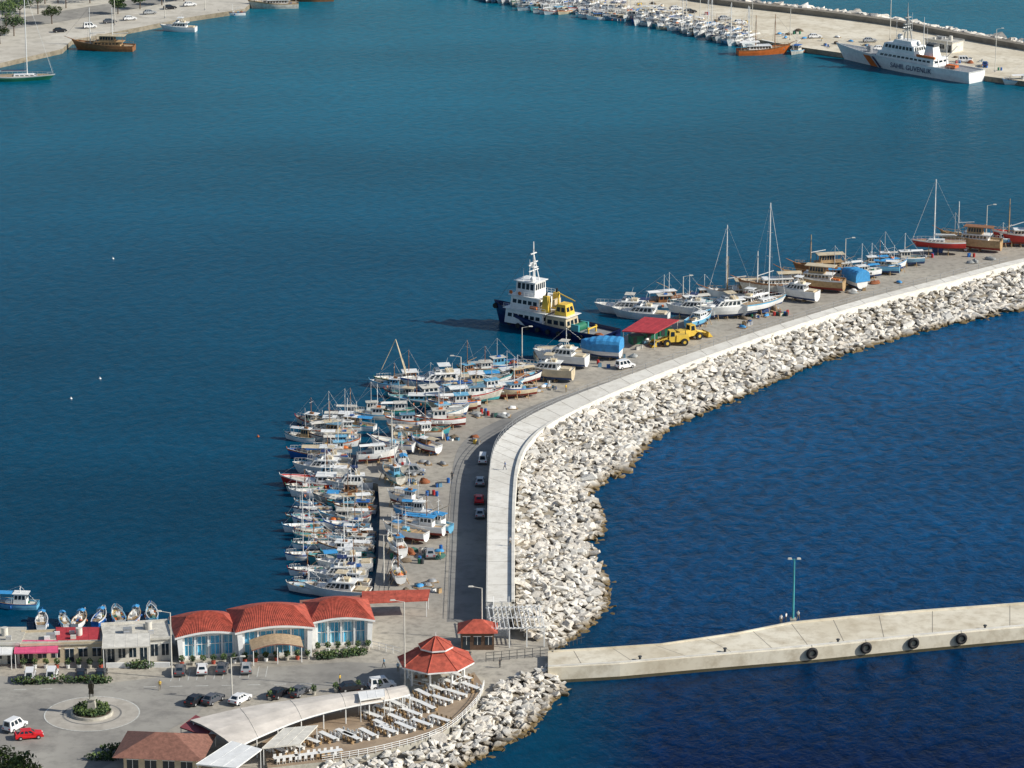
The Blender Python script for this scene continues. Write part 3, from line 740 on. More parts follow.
# ------------------------------------------------------------------ tugboat
def tug():
    L = 31; B = 9
    a = G(612, 342); b = G(494, 321); ctr = (a+b)/2; d = b-a; ang = math.atan2(d.y, d.x)
    root = empty('tugboat', (ctr.x, ctr.y, 0), ang)
    h = MB(); sheer, half = hull(h, L, B, 2.0, 2.5, navy, antif, grey, navy, bowrise=1.5, tr=0.8, rake=2.2, bul=0.9, full=2.6, N=22, cap=black)
    for i in range(9):
        x = -L*0.42+i*L*0.09
        for sd in (1, -1):
            h.cyl((x, sd*(half(x)+0.02), 1.2), (x, sd*(half(x)+0.35), 1.2), 0.55, 0.55, 10, black)
    h.cyl((L*0.5-0.8,-0.9,3.8),(L*0.5-0.8,0.9,3.8),0.6,0.6,10,black)
    h.obj('hull', parent=root)
    s = MB()
    s.wedge(0.5, 10.5, 3.3, 3.2, 1.3, 4.6, 0.4, 0, white, win=(0.45,0.7), ns=6)
    s.box(-0.6, 10.6, -3.7, 3.7, 4.6, 4.72, white)
    s.wedge(1.8, 9.4, 2.7, 2.6, 4.72, 7.6, 0.3, 0, white, win=(0.4,0.7), ns=5)
    s.box(1.2, 9.6, -3.1, 3.1, 7.6, 7.72, white)
    s.wedge(3.2, 8.2, 2.2, 2.0, 7.72, 10.8, 0.1, 0, white, win=(0.45,0.88), nf=5, ns=4)
    s.box(2.8, 8.5, -2.5, 2.5, 10.8, 10.95, white)
    s.obj('deckhouse', parent=root)
    m = MB()
    m.cyl((5,0,10.9),(5,0,19.5),0.24,0.12,8,white); 
    for y in (-0.8,0.8): m.cyl((4.0,y,10.9),(5,0,17),0.12,0.09,5,white)
    for z, w in ((13,1.8),(14.8,1.5),(16.8,1.1)): m.box(4.85,5.15,-w,w,z,z+0.18,white)
    m.box(4.2,5.6,-0.7,0.7,13.8,13.9,white); m.box(5.2,5.5,-1.4,1.4,14.2,14.5,white)
    m.cyl((6.8,1.2,10.9),(6.8,1.2,13.6),0.08,0.05,5,white); m.cyl((6.8,-1.2,10.9),(6.8,-1.2,15),0.08,0.04,5,white)
    m.blob((4.2,1.6,11.5),(0.5,0.5,0.6),white)
    m.cyl((5,0,18),(14.6,0,4.8),0.03,0.03,3,dgrey); m.cyl((5,0,18),(-13,0,3),0.03,0.03,3,dgrey)
    m.obj('mast', parent=root)
    f = MB()
    for y in (-2.0, 2.0):
        f.wedge(-0.6, 1.2, 0.5, 0.42, 4.72, 8.4, 0.3, 0.3, yellow, cy=y); f.cyl((0.3,y,8.3),(0.1,y,9.3),0.22,0.22,8,black)
    f.wedge(-5.4, 0.2, 2.5, 2.3, 1.1, 4.3, 0.0, 0.4, cream, win=(0.4,0.7), ns=3)
    f.box(-5.7,-0.6,-2.9,2.9,4.3,4.4,white)
    f.wedge(-4.8,-1.6,1.7,1.4,4.4,6.8,0.5,0.5,yellow,win=(0.35,0.75),ns=2,nf=2)
    f.cyl((-2.4,1.2,6.7),(-2.4,1.2,9.6),0.22,0.16,8,yellow); f.cyl((-2.4,1.2,9.3),(-6.6,1.0,8.0),0.14,0.1,6,yellow); f.cyl((-6.6,1,8),(-6.6,1,6.4),0.04,0.04,4,dgrey)
    f.box(-1.4,-0.9,-1.2,1.2,6.0,7.6,cream)
    f.obj('funnel_and_crane', parent=root)
    g = MB()
    g.cyl((-7.2,-1.6,2.1),(-7.2,1.6,2.1),0.95,0.95,12,green); g.box(-8.2,-6.2,-2.1,-1.6,1.0,3.0,turq); g.box(-8.2,-6.2,1.6,2.1,1.0,3.0,turq)
    g.cyl((-10.4,-1.5,1.0),(-10.4,-1.5,2.8),0.2,0.2,8,yellow); g.cyl((-10.4,1.5,1.0),(-10.4,1.5,2.8),0.2,0.2,8,yellow); g.cyl((-10.4,-1.8,2.4),(-10.4,1.8,2.4),0.18,0.18,8,yellow)
    g.blob((-12.8,1,1.3),(1.2,0.9,0.5),netm,9,5,0.15); g.blob((12.4,0,3.3),(0.7,1.0,0.5),black,8,5)
    g.cyl((11.8,-1,3.8),(11.8,1,3.8),0.4,0.4,8,green)
    for sd in (1,-1):
        g.cyl((1.8,sd*3.3,5.6),(3.6,sd*3.3,5.6),0.35,0.35,8,orange)
        for x in (6.5,8.8): g.cyl((x,sd*3.14,8.3),(x,sd*3.26,8.3),0.42,0.42,12,orange)
        for (x0,x1,z,w) in ((-0.5,10.5,4.72,3.6),(1.3,9.5,7.72,3.0)):
            for k in range(9):
                x = x0+(x1-x0)*k/8; g.cyl((x,sd*w,z),(x,sd*w,z+1),0.035,0.035,4,white)
            for hh in (0.5,1.0): g.cyl((x0,sd*w,z+hh),(x1,sd*w,z+hh),0.035,0.035,4,white)
    g.obj('deck_gear', parent=root)
tug()

# ------------------------------------------------------------------ coast guard ship
def cg():
    a = G(974, 82); b = G(838, 58); ctr = (a+b)/2; d = b-a; ang = math.atan2(d.y, d.x); L = d.length+2; B = 9
    root = empty('coast_guard_ship', (ctr.x, ctr.y, 0), ang)
    h = MB(); sheer, half = hull(h, L, B, 3.2, 1.8, white, dgrey, grey, white, bowrise=0.5, tr=0.85, rake=5, bul=0.4, full=2.3, N=24)
    for sd in (1, -1):
        for (o, w, mt) in ((0, 3.0, orange), (3.9, 0.8, navy)):
            vs = []; n = 5
            for k in range(n+1):
                z = 0.15+(3.3-0.15)*k/n
                for e in (0, 1):
                    x = L*0.2-o+e*-w+z*0.9
                    tt = (x+L/2)/L; bw = max(0, (tt-0.45)/0.55); wf0 = 0.9-0.42*bw; wf1 = 1.0
                    q = z/sheer(x); wf = wf0+(wf1-wf0)*min(1, q*1.15)
                    vs.append((x, sd*(half(x)*wf+0.1), z))
            h.add(vs, [(2*k,2*k+1,2*k+3,2*k+2) for k in range(n)], mt)
    h.obj('hull', parent=root)
    s = MB()
    s.wedge(-14, 9, 3.6, 3.4, 2.9, 5.4, 1.2, 0.3, white, win=(0.5,0.75), ns=12)
    s.wedge(-6, 7, 3.0, 2.8, 5.4, 8.0, 1.0, 0.5, white, win=(0.5,0.88), nf=5, ns=8)
    s.wedge(-4, 3.5, 2.2, 2.0, 8.0, 9.3, 0.8, 0.3, white)
    s.wedge(-12.5, -8.5, 1.8, 1.4, 5.4, 8.8, 0.6, 0.8, white); s.wedge(-12.2,-9.1,1.5,1.3,8.8,9.4,0.2,0.2,dgrey)
    s.obj('superstructure', parent=root)
    m = MB()
    for x, y in ((-1.6,-0.9),(-1.6,0.9),(0.6,0)): m.cyl((x,y,9.3),(-0.5,0,17.5),0.2,0.14,5,wgrey)
    m.cyl((-0.5,0,15),(-0.5,0,20.5),0.16,0.1,6,wgrey)
    for z, w in ((12,1.9),(14,1.6),(16,1.3)): m.box(-0.9,-0.1,-w,w,z,z+0.25,wgrey)
    m.box(-0.4,0,-1.6,1.6,13.0,13.3,white); m.blob((2.2,0,10.0),(0.9,0.9,0.9),white); m.blob((-6,1.2,9.0),(0.7,0.7,0.8),white)
    m.cyl((-7,0,8),(-7,0,17),0.14,0.08,5,white); m.cyl((-16,0,3),(-16,0,11),0.14,0.08,6,white); m.cyl((-16,0,6),(-20,0,10),0.12,0.1,5,white)
    for x, hh in ((-3,18),(3,15),(-9,14)): m.cyl((x,0.8,8),(x,0.8,hh),0.08,0.05,4,white)
    m.obj('mast', parent=root)
    g = MB()
    g.cyl((14,0,3.6),(14,0,4.6),0.9,0.8,10,grey); g.wedge(13.2,15,0.7,0.6,4.6,5.5,0.4,0.1,grey); g.cyl((15,0,5),(18,0,5.4),0.09,0.07,6,grey)
    g.wedge(-20.5,-16.5,0.9,0.8,3.4,4.2,0.6,0,orange,cy=0.6)
    g.box(-14,-7,2.7,3.3,5.45,6.1,orange)
    rails(g, L, sheer, half, -L*0.48, L*0.48, 0.9, 26, white)
    g.obj('deck_gear', parent=root)
    cu = bpy.data.curves.new('hull_lettering', 'FONT'); cu.body = 'SAHIL GUVENLIK'; cu.size = 2.1; cu.align_x = 'CENTER'; cu.extrude = 0.02
    cu.materials.append(navy)
    o = bpy.data.objects.new('hull_lettering', cu); sc.collection.objects.link(o); o.parent = root
    o.location = (-6, B/2+0.1, 1.2); o.rotation_euler = (pi/2, 0, pi)
cg()

# ------------------------------------------------------------------ cars
def car(paint, van=False):
    mb = MB(); H = 1.9 if van else 1.45
    prof = [(-2.1,0.32),(-2.15,0.7),(-2.05,0.98),(1.05,0.98),(1.95,0.82),(2.15,0.62),(2.12,0.3)]
    n = len(prof); vs = []
    for sy in (-1, 1):
        for x, z in prof: vs.append((x, sy*(0.86 if z < 0.9 else 0.8), z))
    mb.add(vs, [tuple(range(n)), tuple(range(n, 2*n))]+[(i,(i+1) % n,n+(i+1) % n,n+i) for i in range(n)], paint)
    x0, x1, tb, tf = (-2.02,1.3,0.1,0.75) if van else (-1.75,1.0,0.5,0.75)
    mb.wedge(x0, x1, 0.79, 0.62, 0.97, H, tf, tb, paint, win=(0.12,0.85), nf=1, ns=3)
    for x in (-1.35,1.35):
        for y in (-0.8,0.8):
            mb.cyl((x,y-0.11,0.32),(x,y+0.11,0.32),0.33,0.33,12,black); mb.cyl((x,y-0.12,0.32),(x,y+0.12,0.32),0.17,0.17,8,steel)
    for y in (-0.6,0.6):
        mb.box(2.05,2.16,y-0.18,y+0.18,0.55,0.72,white); mb.box(-2.16,-2.1,y-0.15,y+0.15,0.65,0.85,red)
    mb.box(2.02,2.18,-0.8,0.8,0.3,0.45,dgrey); mb.box(-2.19,-2.06,-0.8,0.8,0.3,0.5,dgrey)
    for y in (-0.88,0.88): mb.cbox((0.65,y,1.0),(0.2,0.16,0.12),paint)
    return mb
silver = M('car_silver', (0.45,0.46,0.47), 0.25, 0.05, 1, metal=0.3)
cwhite = M('car_white', (0.8,0.8,0.8), 0.25, 0.04, 1)
cblack = M('car_black', (0.02,0.02,0.025), 0.2, 0.1, 1)
cgrey = M('car_dark_grey', (0.1,0.105,0.12), 0.25, 0.1, 1)
cred = M('car_red', (0.65,0.015,0.02), 0.25, 0.08, 1)
cblue = M('car_blue', (0.03,0.08,0.25), 0.25, 0.08, 1)
def putcar(u, v, ang, paint, van=False, nm='parked_car'):
    p = G(u, v, QZ+0.03); car(paint, van).obj(nm, p, radians(ang))
for u, v, a, c, w in ((30,679,95,cwhite,1),(52,678,92,cwhite,1),(81,677,95,cblack,0),(101,677,90,cblack,0),(180,673,92,cgrey,0),(202,672,95,cwhite,0),(222,671,88,cgrey,0),(246,671,95,silver,0),
                      (196,703,60,cblack,0),(240,702,60,cwhite,0),(213,702,60,cgrey,0),(278,696,62,cblack,0),(300,694,60,cgrey,0),(382,688,20,cwhite,1),(352,690,20,cblack,0),
                      (29,738,15,cred,0),(15,729,60,cwhite,1),
                      (483,462,88,cwhite,1),(480,484,90,silver,0),(479,502,91,cred,0),(480,516,90,silver,0),(414,474,0,silver,1),(412,518,170,cred,0),(413,510,5,cblack,0),(625,368,35,cwhite,1),(430,556,95,silver,0)):
    putcar(u, v, a, c, bool(w))

# ------------------------------------------------------------------ lamps, poles
def lamp(u, v, h=9, z=QZ, arm=1.8, side=1, nm='street_lamp'):
    mb = MB(); mb.cyl((0,0,0),(0,0,h),0.13,0.09,8,offwh); mb.cyl((0,0,0),(0,0,0.5),0.22,0.18,8,grey)
    mb.cyl((0,0,h-0.05),(side*arm,0,h+0.3),0.05,0.04,6,offwh); mb.wedge(side*arm-0.45,side*arm+0.45,0.18,0.12,h+0.2,h+0.38,0.1,0.1,offwh)
    p = G(u, v, z); return mb.obj(nm, p)
mb = MB(); mb.cyl((0,0,0),(0,0,10.6),0.2,0.13,8,turq); mb.box(-0.5,0.5,-0.5,0.5,0,0.3,stone)
for sx in (-1,1): mb.cyl((0,0,10.4),(sx*0.7,0,10.7),0.06,0.05,5,turq); mb.wedge(sx*0.75-0.35,sx*0.75+0.35,0.2,0.15,10.6,10.85,0.08,0.08,offwh)
mb.obj('street_lamp', G(793,620,2.6))
for u, v, h, s in ((172,678,11,-1),(405,692,15,-1),(482,640,9,-1),(522,362,7.5,1),(384,585,9,1),(845,268,7,1),(986,240,8.5,1),(683,298,5,1),(461,385,6,-1),(232,700,7,1),(392,455,9,1)):
    lamp(u, v, h, side=s)
for u, v, h in ((995,72,13),(790,40,10),(640,12,9),(700,22,9),(752,34,12),(115,25,12),(165,18,12),(205,10,10),(560,2,9),(890,40,14)):
    lamp(u, v, h)

# ------------------------------------------------------------------ buildings
def frame(p0, p1, z=QZ):
    a = G(*p0, z); b = G(*p1, z); d = b-a
    return a, math.atan2(d.y, d.x), d.length
def blue_hall(p0, p1, D=8.5, Hh=4.4, rise=1.5, nb=4, canopy=False):
    a, ang, W = frame(p0, p1); root = empty('restaurant_building', a, ang)
    w = MB()
    w.box(0,0.3,0.3,D,0,Hh,white); w.box(W-0.3,W,0.3,D,0,Hh,white); w.box(0.3,W-0.3,D-0.3,D,0,Hh,white)
    w.box(0.3,W-0.3,0.45,0.6,0,0.6,white); w.box(0.3,W-0.3,0.35,0.6,Hh-0.5,Hh,white); w.box(-0.3,W+0.3,-0.5,0.25,-0.0,0.15,stone)
    w.obj('walls', parent=root)
    c = MB()
    for i in range(nb+1):
        x = 0.35+(W-0.7)*i/nb; r = 0.5 if i in (0, nb) else 0.16
        c.box(x-r, x+r, 0.02, 0.34, 0, Hh, white)
    for sx, x in ((1,-0.15),(-1,W+0.15)):
        c.add([(x,-0.9,0),(x+sx*0.7,-0.9,0),(x+sx*0.7,0.0,0),(x,0.0,0),(x-sx*0.3,-0.55,Hh),(x+sx*0.55,-0.55,Hh),(x+sx*0.55,0.0,Hh),(x-sx*0.3,0.0,Hh)], [(0,3,2,1),(4,5,6,7),(0,1,5,4),(1,2,6,5),(2,3,7,6),(3,0,4,7)], white)
    for i in range(nb*3):
        x = 0.35+(W-0.7)*(i+0.5)/(nb*3); c.box(x-0.04,x+0.04,0.4,0.52,0.6,Hh-0.5,white)
    c.box(0.4,W-0.4,0.38,0.5,2.4,2.5,white)
    c.obj('columns', parent=root)
    g = MB()
    for i in range(nb*3):
        x0 = 0.35+(W-0.7)*i/(nb*3); x1 = 0.35+(W-0.7)*(i+1)/(nb*3)
        for z0, z1 in ((0.6,2.4),(2.5,Hh-0.5)):
            g.box(x0+0.02,x1-0.02,0.54,0.58,z0,z1,R.choice([glassb,glassb,glassc,lblue,glassb]))
    g.obj('windows', parent=root)
    r = MB(); n = 14; vs = []
    o = 0.8
    for i in range(n+1):
        t = i/n; x = -o+(W+2*o)*t; bulge = 0.75*sin(pi*t)
        xi = 1.6+(W-3.2)*t
        vs += [(x,-o,Hh+bulge-0.05),(xi,D*0.55,Hh+rise+bulge),(x,D+o,Hh+bulge-0.05),(x,-o,Hh+bulge-0.4),(x,D+o,Hh+bulge-0.4)]
    fs = []; ff = []
    for i in range(n):
        a0 = 5*i; b0 = 5*(i+1)
        fs += [(a0,b0,b0+1,a0+1),(a0+1,b0+1,b0+2,a0+2)]; ff += [(a0+3,b0+3,b0,a0),(a0+2,b0+2,b0+4,a0+4),(a0+3,a0+4,b0+4,b0+3)]
    fs += [(0,1,2),(5*n,5*n+1,5*n+2)]; ff += [(0,2,4,3),(5*n,5*n+2,5*n+4,5*n+3)]
    r.add(vs, fs, tile); r.add(vs, ff, white)
    for i in range(1, 34):
        t = i/34; x = -o+(W+2*o)*t; bulge = 0.75*sin(pi*t); xi = 1.6+(W-3.2)*t
        r.cyl((x,-o,Hh+bulge-0.03),(xi,D*0.55,Hh+rise+bulge+0.02),0.05,0.05,4,tile)
    r.obj('roof', parent=root)
    if canopy:
        k = MB(); vs = []; n = 8
        for i in range(n+1):
            t = i/n; x = 1.5+(W-3)*t; b = 0.8*sin(pi*t)
            vs += [(x,-3.2,2.7+b),(x,0.0,3.3+b),(x,-3.2,2.5+b)]
        k.add(vs, [(3*i,3*i+3,3*i+4,3*i+1) for i in range(n)], deckm); k.add(vs, [(3*i,3*i+3,3*i+5,3*i+2) for i in range(n)], brownroof)
        for x in (1.8, W/2, W-1.8): k.cyl((x,-3,0),(x,-3,2.8),0.08,0.08,6,white)
        k.obj('canopy', parent=root)
blue_hall((180,661),(238,657), 8.5, 4.3)
blue_hall((240,660),(310,655), 10, 5.0, 1.6, canopy=True)
blue_hall((313,648),(370,645), 9, 4.6, 1.5)

def low_building(nm, p0, p1, D, Hh, wallm, roofm, hip=False, wins=4, over=0.5, rise=1.5):
    a, ang, W = frame(p0, p1); root = empty(nm, a, ang)
    w = MB(); w.box(0,W,0,D,0,Hh,wallm); w.obj('walls', parent=root)
    g = MB()
    for i in range(wins):
        x0 = W*(i+0.18)/wins; x1 = W*(i+0.82)/wins
        g.box(x0,x1,-0.04,0.02,0.9 if i % 3 else 0.05,Hh-0.7,glass); g.box(x0-0.08,x1+0.08,-0.07,0.02,Hh-0.7,Hh-0.58,white); g.box((x0+x1)/2-.04,(x0+x1)/2+.04,-0.06,0.02,0.9,Hh-0.7,white)
    g.obj('windows', parent=root)
    r = MB()
    if hip:
        o = over; m_ = min(D, W)/2
        b = [(-o,-o,Hh+.02),(W+o,-o,Hh+.02),(W+o,D+o,Hh+.02),(-o,D+o,Hh+.02)]
        t = [(m_,D/2,Hh+rise),(max(W-m_,m_+0.1),D/2,Hh+rise)]
        r.add(b+t, [(0,1,5,4),(1,2,5),(2,3,4,5),(3,0,4),(0,3,2,1)], roofm)
    else:
        r.box(-0.2,W+0.2,-0.2,D+0.2,Hh+0.003,Hh+0.15,roofm); 
        for q in ((-0.2,W+0.2,-0.2,0),(-0.2,W+0.2,D,D+0.2)): r.box(q[0],q[1],q[2],q[3],Hh+0.15,Hh+0.5,wallm)
        r.box(W*0.3,W*0.3+1.4,D*0.4,D*0.4+1,Hh+0.15,Hh+1.0,grey)
        if W > 9:
            for k in range(4):
                x = R.uniform(1,W-2); y_ = R.uniform(1,D-1.5); r.box(x,x+0.9,y_,y_+0.5,Hh+0.15,Hh+0.8,R.choice([white,offwh,steel]))
            x = W*0.7; r.cyl((x,D*0.6,Hh+0.15),(x,D*0.6,Hh+1.5),0.55,0.55,10,offwh)
    r.obj('roof', parent=root)
    return root
low_building('white_building', (106,664),(171,660), 8, 3.6, offwh, wwhite, wins=6)
low_building('shop_building', (-40,664),(20,664), 7, 3.2, offwh, stone, wins=4)
low_building('shop_building', (22,664),(104,661), 6, 3.0, cream, stone, wins=6)
low_building('restaurant_building', (124,775),(196,778), 8, 3.2, cream, brownroof, hip=True, rise=2.2, over=1.4)
low_building('pump_kiosk', (461,650),(494,650), 4, 3.0, M('kiosk_wood',(0.14,0.08,0.05),0.7,0.3), tile, hip=True, rise=1.6, wins=3, over=0.6)

def awning(nm, pts, z, m, post=True, drop=0.5):
    w = [G(u, v, z) for u, v in pts]; mb = MB()
    vs = [(p.x,p.y,p.z+(drop if i >= 2 else 0)) for i, p in enumerate(w)]
    mb.add(vs+[(x,y,q-0.2) for x,y,q in vs], [(0,1,2,3),(4,5,6,7),(0,1,5,4),(1,2,6,5),(2,3,7,6),(3,0,4,7)], m)
    a, b, c, d = [Vector(q) for q in vs]; n = max(3, int((b-a).length/1.6))
    for i in range(n+1):
        t = i/n; mb.cyl(a.lerp(b,t)+Vector((0,0,.01)), d.lerp(c,t)+Vector((0,0,.01)), 0.03, 0.03, 4, m)
    if post:
        for p in vs: 
            c = (sum(q[0] for q in vs)/4, sum(q[1] for q in vs)/4)
            x = p[0]*0.95+c[0]*0.05; y = p[1]*0.95+c[1]*0.05; mb.cyl((x,y,QZ),(x,y,p[2]-0.1),0.07,0.07,5,white)
    return mb.obj(nm)
awning('awning', [(14,653),(58,652),(58,643),(16,643)], 4.2, awnpink)
awning('awning', [(57,642),(100,641),(99,630),(56,630)], 4.6, awnred)
awning('awning', [(-30,655),(12,654),(14,643),(-28,644)], 4.2, white)
awning('awning', [(102,648),(150,646),(150,636),(103,637)], 5.4, offwh)
awning('red_pergola_roof', [(362,603),(428,600),(430,592),(362,594)], 4.5, tile)
awning('red_pergola_roof', [(300,612),(362,606),(362,598),(300,603)], 4.2, brownroof)
awning('shed_roof', [(622,331),(655,333),(679,322),(645,319)], 5.2, awnred)
for k in (0, 1, 2):
    p = G(636+k*14, 343-k*4, QZ); mb = MB(); mb.box(-1.4,1.4,-1.1,1.1,0,1.8,green); mb.box(-1.45,1.45,-1.15,1.15,1.8,1.95,dgrey); mb.box(-1.0,-0.2,-1.14,-1.0,0.2,1.6,dgrey)
    mb.obj('storage_container', p, 0.3)

def gazebo():
    p = G(436, 684, QZ); root = empty('gazebo', p, radians(12))
    b = MB(); b.cyl((0,0,0),(0,0,0.7),5.4,5.2,8,stone,False); b.obj('plinth', parent=root)
    c = MB()
    for i in range(8):
        t = 2*pi*(i+0.5)/8; x, y_ = 4.5*cos(t), 4.5*sin(t); c.cyl((x,y_,0.7),(x,y_,3.9),0.2,0.18,8,white)
        t2 = 2*pi*(i+1.5)/8; x2, y2 = 4.5*cos(t2), 4.5*sin(t2)
        if i != 5:
            for z in (1.1,1.7): c.cyl((x,y_,z),(x2,y2,z),0.06,0.06,4,white)
        c.cyl((x,y_,3.8),(x2,y2,3.8),0.15,0.15,4,white)
    c.obj('columns', parent=root)
    r = MB()
    def tier(r0, r1, z0, z1, m):
        n = 8; vs = []
        for rr, z in ((r0,z0),(r1,z1),(r0,z0-0.25)):
            for i in range(n):
                t = 2*pi*(i+0.5)/n; vs.append((rr*cos(t), rr*sin(t), z))
        r.add(vs, [(i,(i+1) % n,n+(i+1) % n,n+i) for i in range(n)], m)
        r.add(vs, [(i,(i+1) % n,2*n+(i+1) % n,2*n+i) for i in range(n)], white)
        for i in range(n): r.cyl(vs[i], vs[n+i], 0.1, 0.1, 5, tile)
        r.add(vs[2*n:], [tuple(range(n))], offwh)
    tier(6.2, 2.4, 4.1, 6.0, tile)
    r.cyl((0,0,5.8),(0,0,6.5),2.0,2.0,8,offwh,False)
    tier(2.8, 0.1, 6.5, 8.0, tile)
    r.cyl((0,0,7.9),(0,0,8.7),0.08,0.02,6,white)
    r.obj('roof', parent=root)
    t = MB()
    for i in range(5):
        a = 2*pi*i/5; x, y_ = 2.6*cos(a), 2.6*sin(a); t.cyl((x,y_,0.7),(x,y_,1.4),0.06,0.06,5,dgrey); t.cyl((x,y_,1.4),(x,y_,1.46),0.5,0.5,10,white)
        for s in (-0.8,0.8): t.box(x+s-0.2,x+s+0.2,y_-0.2,y_+0.2,0.7,1.15,wood)
    t.obj('tables', parent=root)
gazebo()

def pergola():
    a = G(492, 648, QZ); mb = MB()
    W, D, Hh = 8.5, 10, 3.2
    for x in (0, W/3, 2*W/3, W):
        for y_ in (0, D/2, D): mb.box(x-0.1,x+0.1,y_-0.1,y_+0.1,0,Hh,white)
    for y_ in (0, D/2, D): mb.box(-0.4,W+0.4,y_-0.08,y_+0.08,Hh,Hh+0.25,white)
    for i in range(13): mb.box(W*i/12-0.05,W*i/12+0.05,-0.5,D+0.5,Hh+0.253,Hh+0.4,white)
    mb.obj('white_pergola', a, radians(4))
    s = MB()
    for i in range(20): s.box(0,2.6,-0.35*i-0.35,-0.35*i,0,3.5-0.175*i,concw)
    for x in (0,2.6):
        s.cyl((x,0,4.5),(x,-7,1.0),0.05,0.05,5,white)
        for i in range(6): s.cyl((x,-1.4*i,3.5-0.7*i),(x,-1.4*i,4.5-0.7*i),0.04,0.04,4,white)
    q = crL[0]; s.obj('stairway', (q.x+1.2, q.y-0.05, QZ), 0)
pergola()

# ------------------------------------------------------------------ waterfront terraces
def terrace():
    tp = GP([(262,742),(300,722),(350,708),(410,697),(452,684),(474,672),(484,686),(476,704),(442,733),(384,751),(322,762),(268,768)], 2.3)
    slab('terrace', tp, 2.3, QZ-1.5, groundmat('terrace_deck', (0.3,0.22,0.15),(0.42,0.32,0.22),(0.22,0.16,0.11),0.2,0.8), stone)
    railing('terrace_railing', densify(GP([(484,686),(476,704),(442,733),(384,751),(322,762)], 2.3),4), 2.3, 1.0, 1.2, white, 0.06, 3)
    far = [G(u,v,5.2) for u, v in ((190,720),(240,708),(290,700),(340,693),(385,688),(404,685))]
    near = [G(u,v,5.2) for u, v in ((236,748),(258,737),(302,719),(346,707),(390,699),(410,694))]
    A = densify(far,4); B = densify(near,4)
    mb = MB(); vs = []
    for a, b in zip(A, B):
        for k in range(5):
            q = a.lerp(b, k/4); vs.append((q.x,q.y,5.2+0.5*sin(pi*k/4)))
    fs = [(5*i+k,5*i+5+k,5*i+6+k,5*i+1+k) for i in range(len(A)-1) for k in range(4)]
    mb.add(vs, fs, M('canopy_roof', (0.7,0.64,0.57), 0.8, 0.25, 0.3, detail=8))
    vs2 = [(x,y_,z-0.25) for x,y_,z in vs]
    mb.add(vs2, fs, offwh)
    for k in (0,4):
        e = [(5*i+k,5*i+5+k,len(vs)+5*i+5+k,len(vs)+5*i+k) for i in range(len(A)-1)]; mb.add(vs+vs2, e, white)
    for i in range(0,len(A),4):
        for k in range(4): mb.cyl(Vector(vs[5*i+k])+Vector((0,0,.01)), Vector(vs[5*i+k+1])+Vector((0,0,.01)), 0.04, 0.04, 4, wwhite)
    for i in range(0,len(A),2):
        for q, o in ((A[i],0.08),(B[i],0.92)):
            c = A[i].lerp(B[i],o); mb.cyl((c.x,c.y,QZ),(c.x,c.y,5.1),0.1,0.1,6,white)
    mb.obj('terrace_canopy')
    def table(u, v, a):
        t = MB(); t.box(-1.9,1.9,-0.45,0.45,0.72,0.78,white); 
        for x in (-1.6,1.6): t.box(x-0.06,x+0.06,-0.3,0.3,0,0.72,dgrey)
        for x in (-1.4,-0.5,0.5,1.4):
            for y_ in (-0.8,0.8):
                cm = R.choice([white,white,lwood])
                t.box(x-0.22,x+0.22,y_-0.2,y_+0.2,0.42,0.48,cm); t.box(x-0.22,x+0.22,y_+(0.17 if y_ > 0 else -0.21),y_+(0.21 if y_ > 0 else -0.17),0.48,0.95,cm)
                for dx in (-.18,.18): t.box(x+dx-.02,x+dx+.02,y_-.15,y_+.15,0,0.42,cm)
        t.obj('dining_table', G(u,v,2.3), radians(a))
    for u0, v0, u1, v1, n in ((372,718,462,680,8),(382,728,470,690,7),(350,740,440,722,6),(276,752,345,736,5),(285,762,330,755,3)):
        for i in range(n):
            t = i/(n-1); table(u0+(u1-u0)*t+R.uniform(-1,1), v0+(v1-v0)*t+R.uniform(-1,1), 135+R.uniform(-8,8) if n > 4 else 20)
    awning('shade_sail', [(196,764),(236,768),(262,752),(232,744)], 5.0, white)
    awning('shade_sail', [(262,748),(300,744),(318,728),(284,731)], 4.8, offwh)
    awning('shade_sail', [(180,727),(206,736),(216,727),(196,718)], 4.6, M('awning_wine',(0.25,0.06,0.07),0.7,0.2,1))
    awning('shade_sail', [(360,700),(385,696),(384,690),(358,693)], 5.9, white, True, 0.2)
terrace()
slab('car_park', GP([(-300,690),(0,676),(110,683),(170,676),(260,668),(345,662),(400,664),(400,686),(330,688),(210,700),(196,716),(150,740),(90,775),(-50,800),(-300,800)], QZ), QZ+0.02, None, asph2)

def disc(name, c, r, z, m, r_in=0.0, n=48):
    mb = MB(); vs = []
    for i in range(n):
        t = 2*pi*i/n; vs += [(c.x+r*cos(t), c.y+r*sin(t), z), (c.x+r_in*cos(t), c.y+r_in*sin(t), z)]
    mb.add(vs, [(2*i,(2*i+2) % (2*n),(2*i+3) % (2*n),2*i+1) for i in range(n)], m); upfix(mb.obj(name, recalc=False))
rc = G(92, 714, QZ)
disc('roundabout_paving', rc, 7.2, QZ+0.05, plaza)
disc('roundabout_line', rc, 7.4, QZ+0.06, paintw, 7.2); disc('roundabout_line', rc, 4.6, QZ+0.06, asph, 4.3)
mb = MB(); mb.cyl((0,0,0),(0,0,0.45),3.3,3.2,28,stone); mb.cyl((0,0,0.45),(0,0,0.5),2.95,2.95,28,M('soil',(0.07,0.05,0.03),0.9)); mb.obj('planter', (rc.x,rc.y,QZ+0.05))
for k in range(14):
    u = 20+k*26; 
    if 60 < u < 150: continue
    a = G(u, 690 - (u/400)*8, QZ); mb = MB(); mb.add([(-1,-0.1,0),(1,-0.1,0),(1,0.1,0),(-1,0.1,0)], [(0,1,2,3)], paintw); mb.obj('road_marking', (a.x,a.y,QZ+0.035), 0.08, recalc=False)
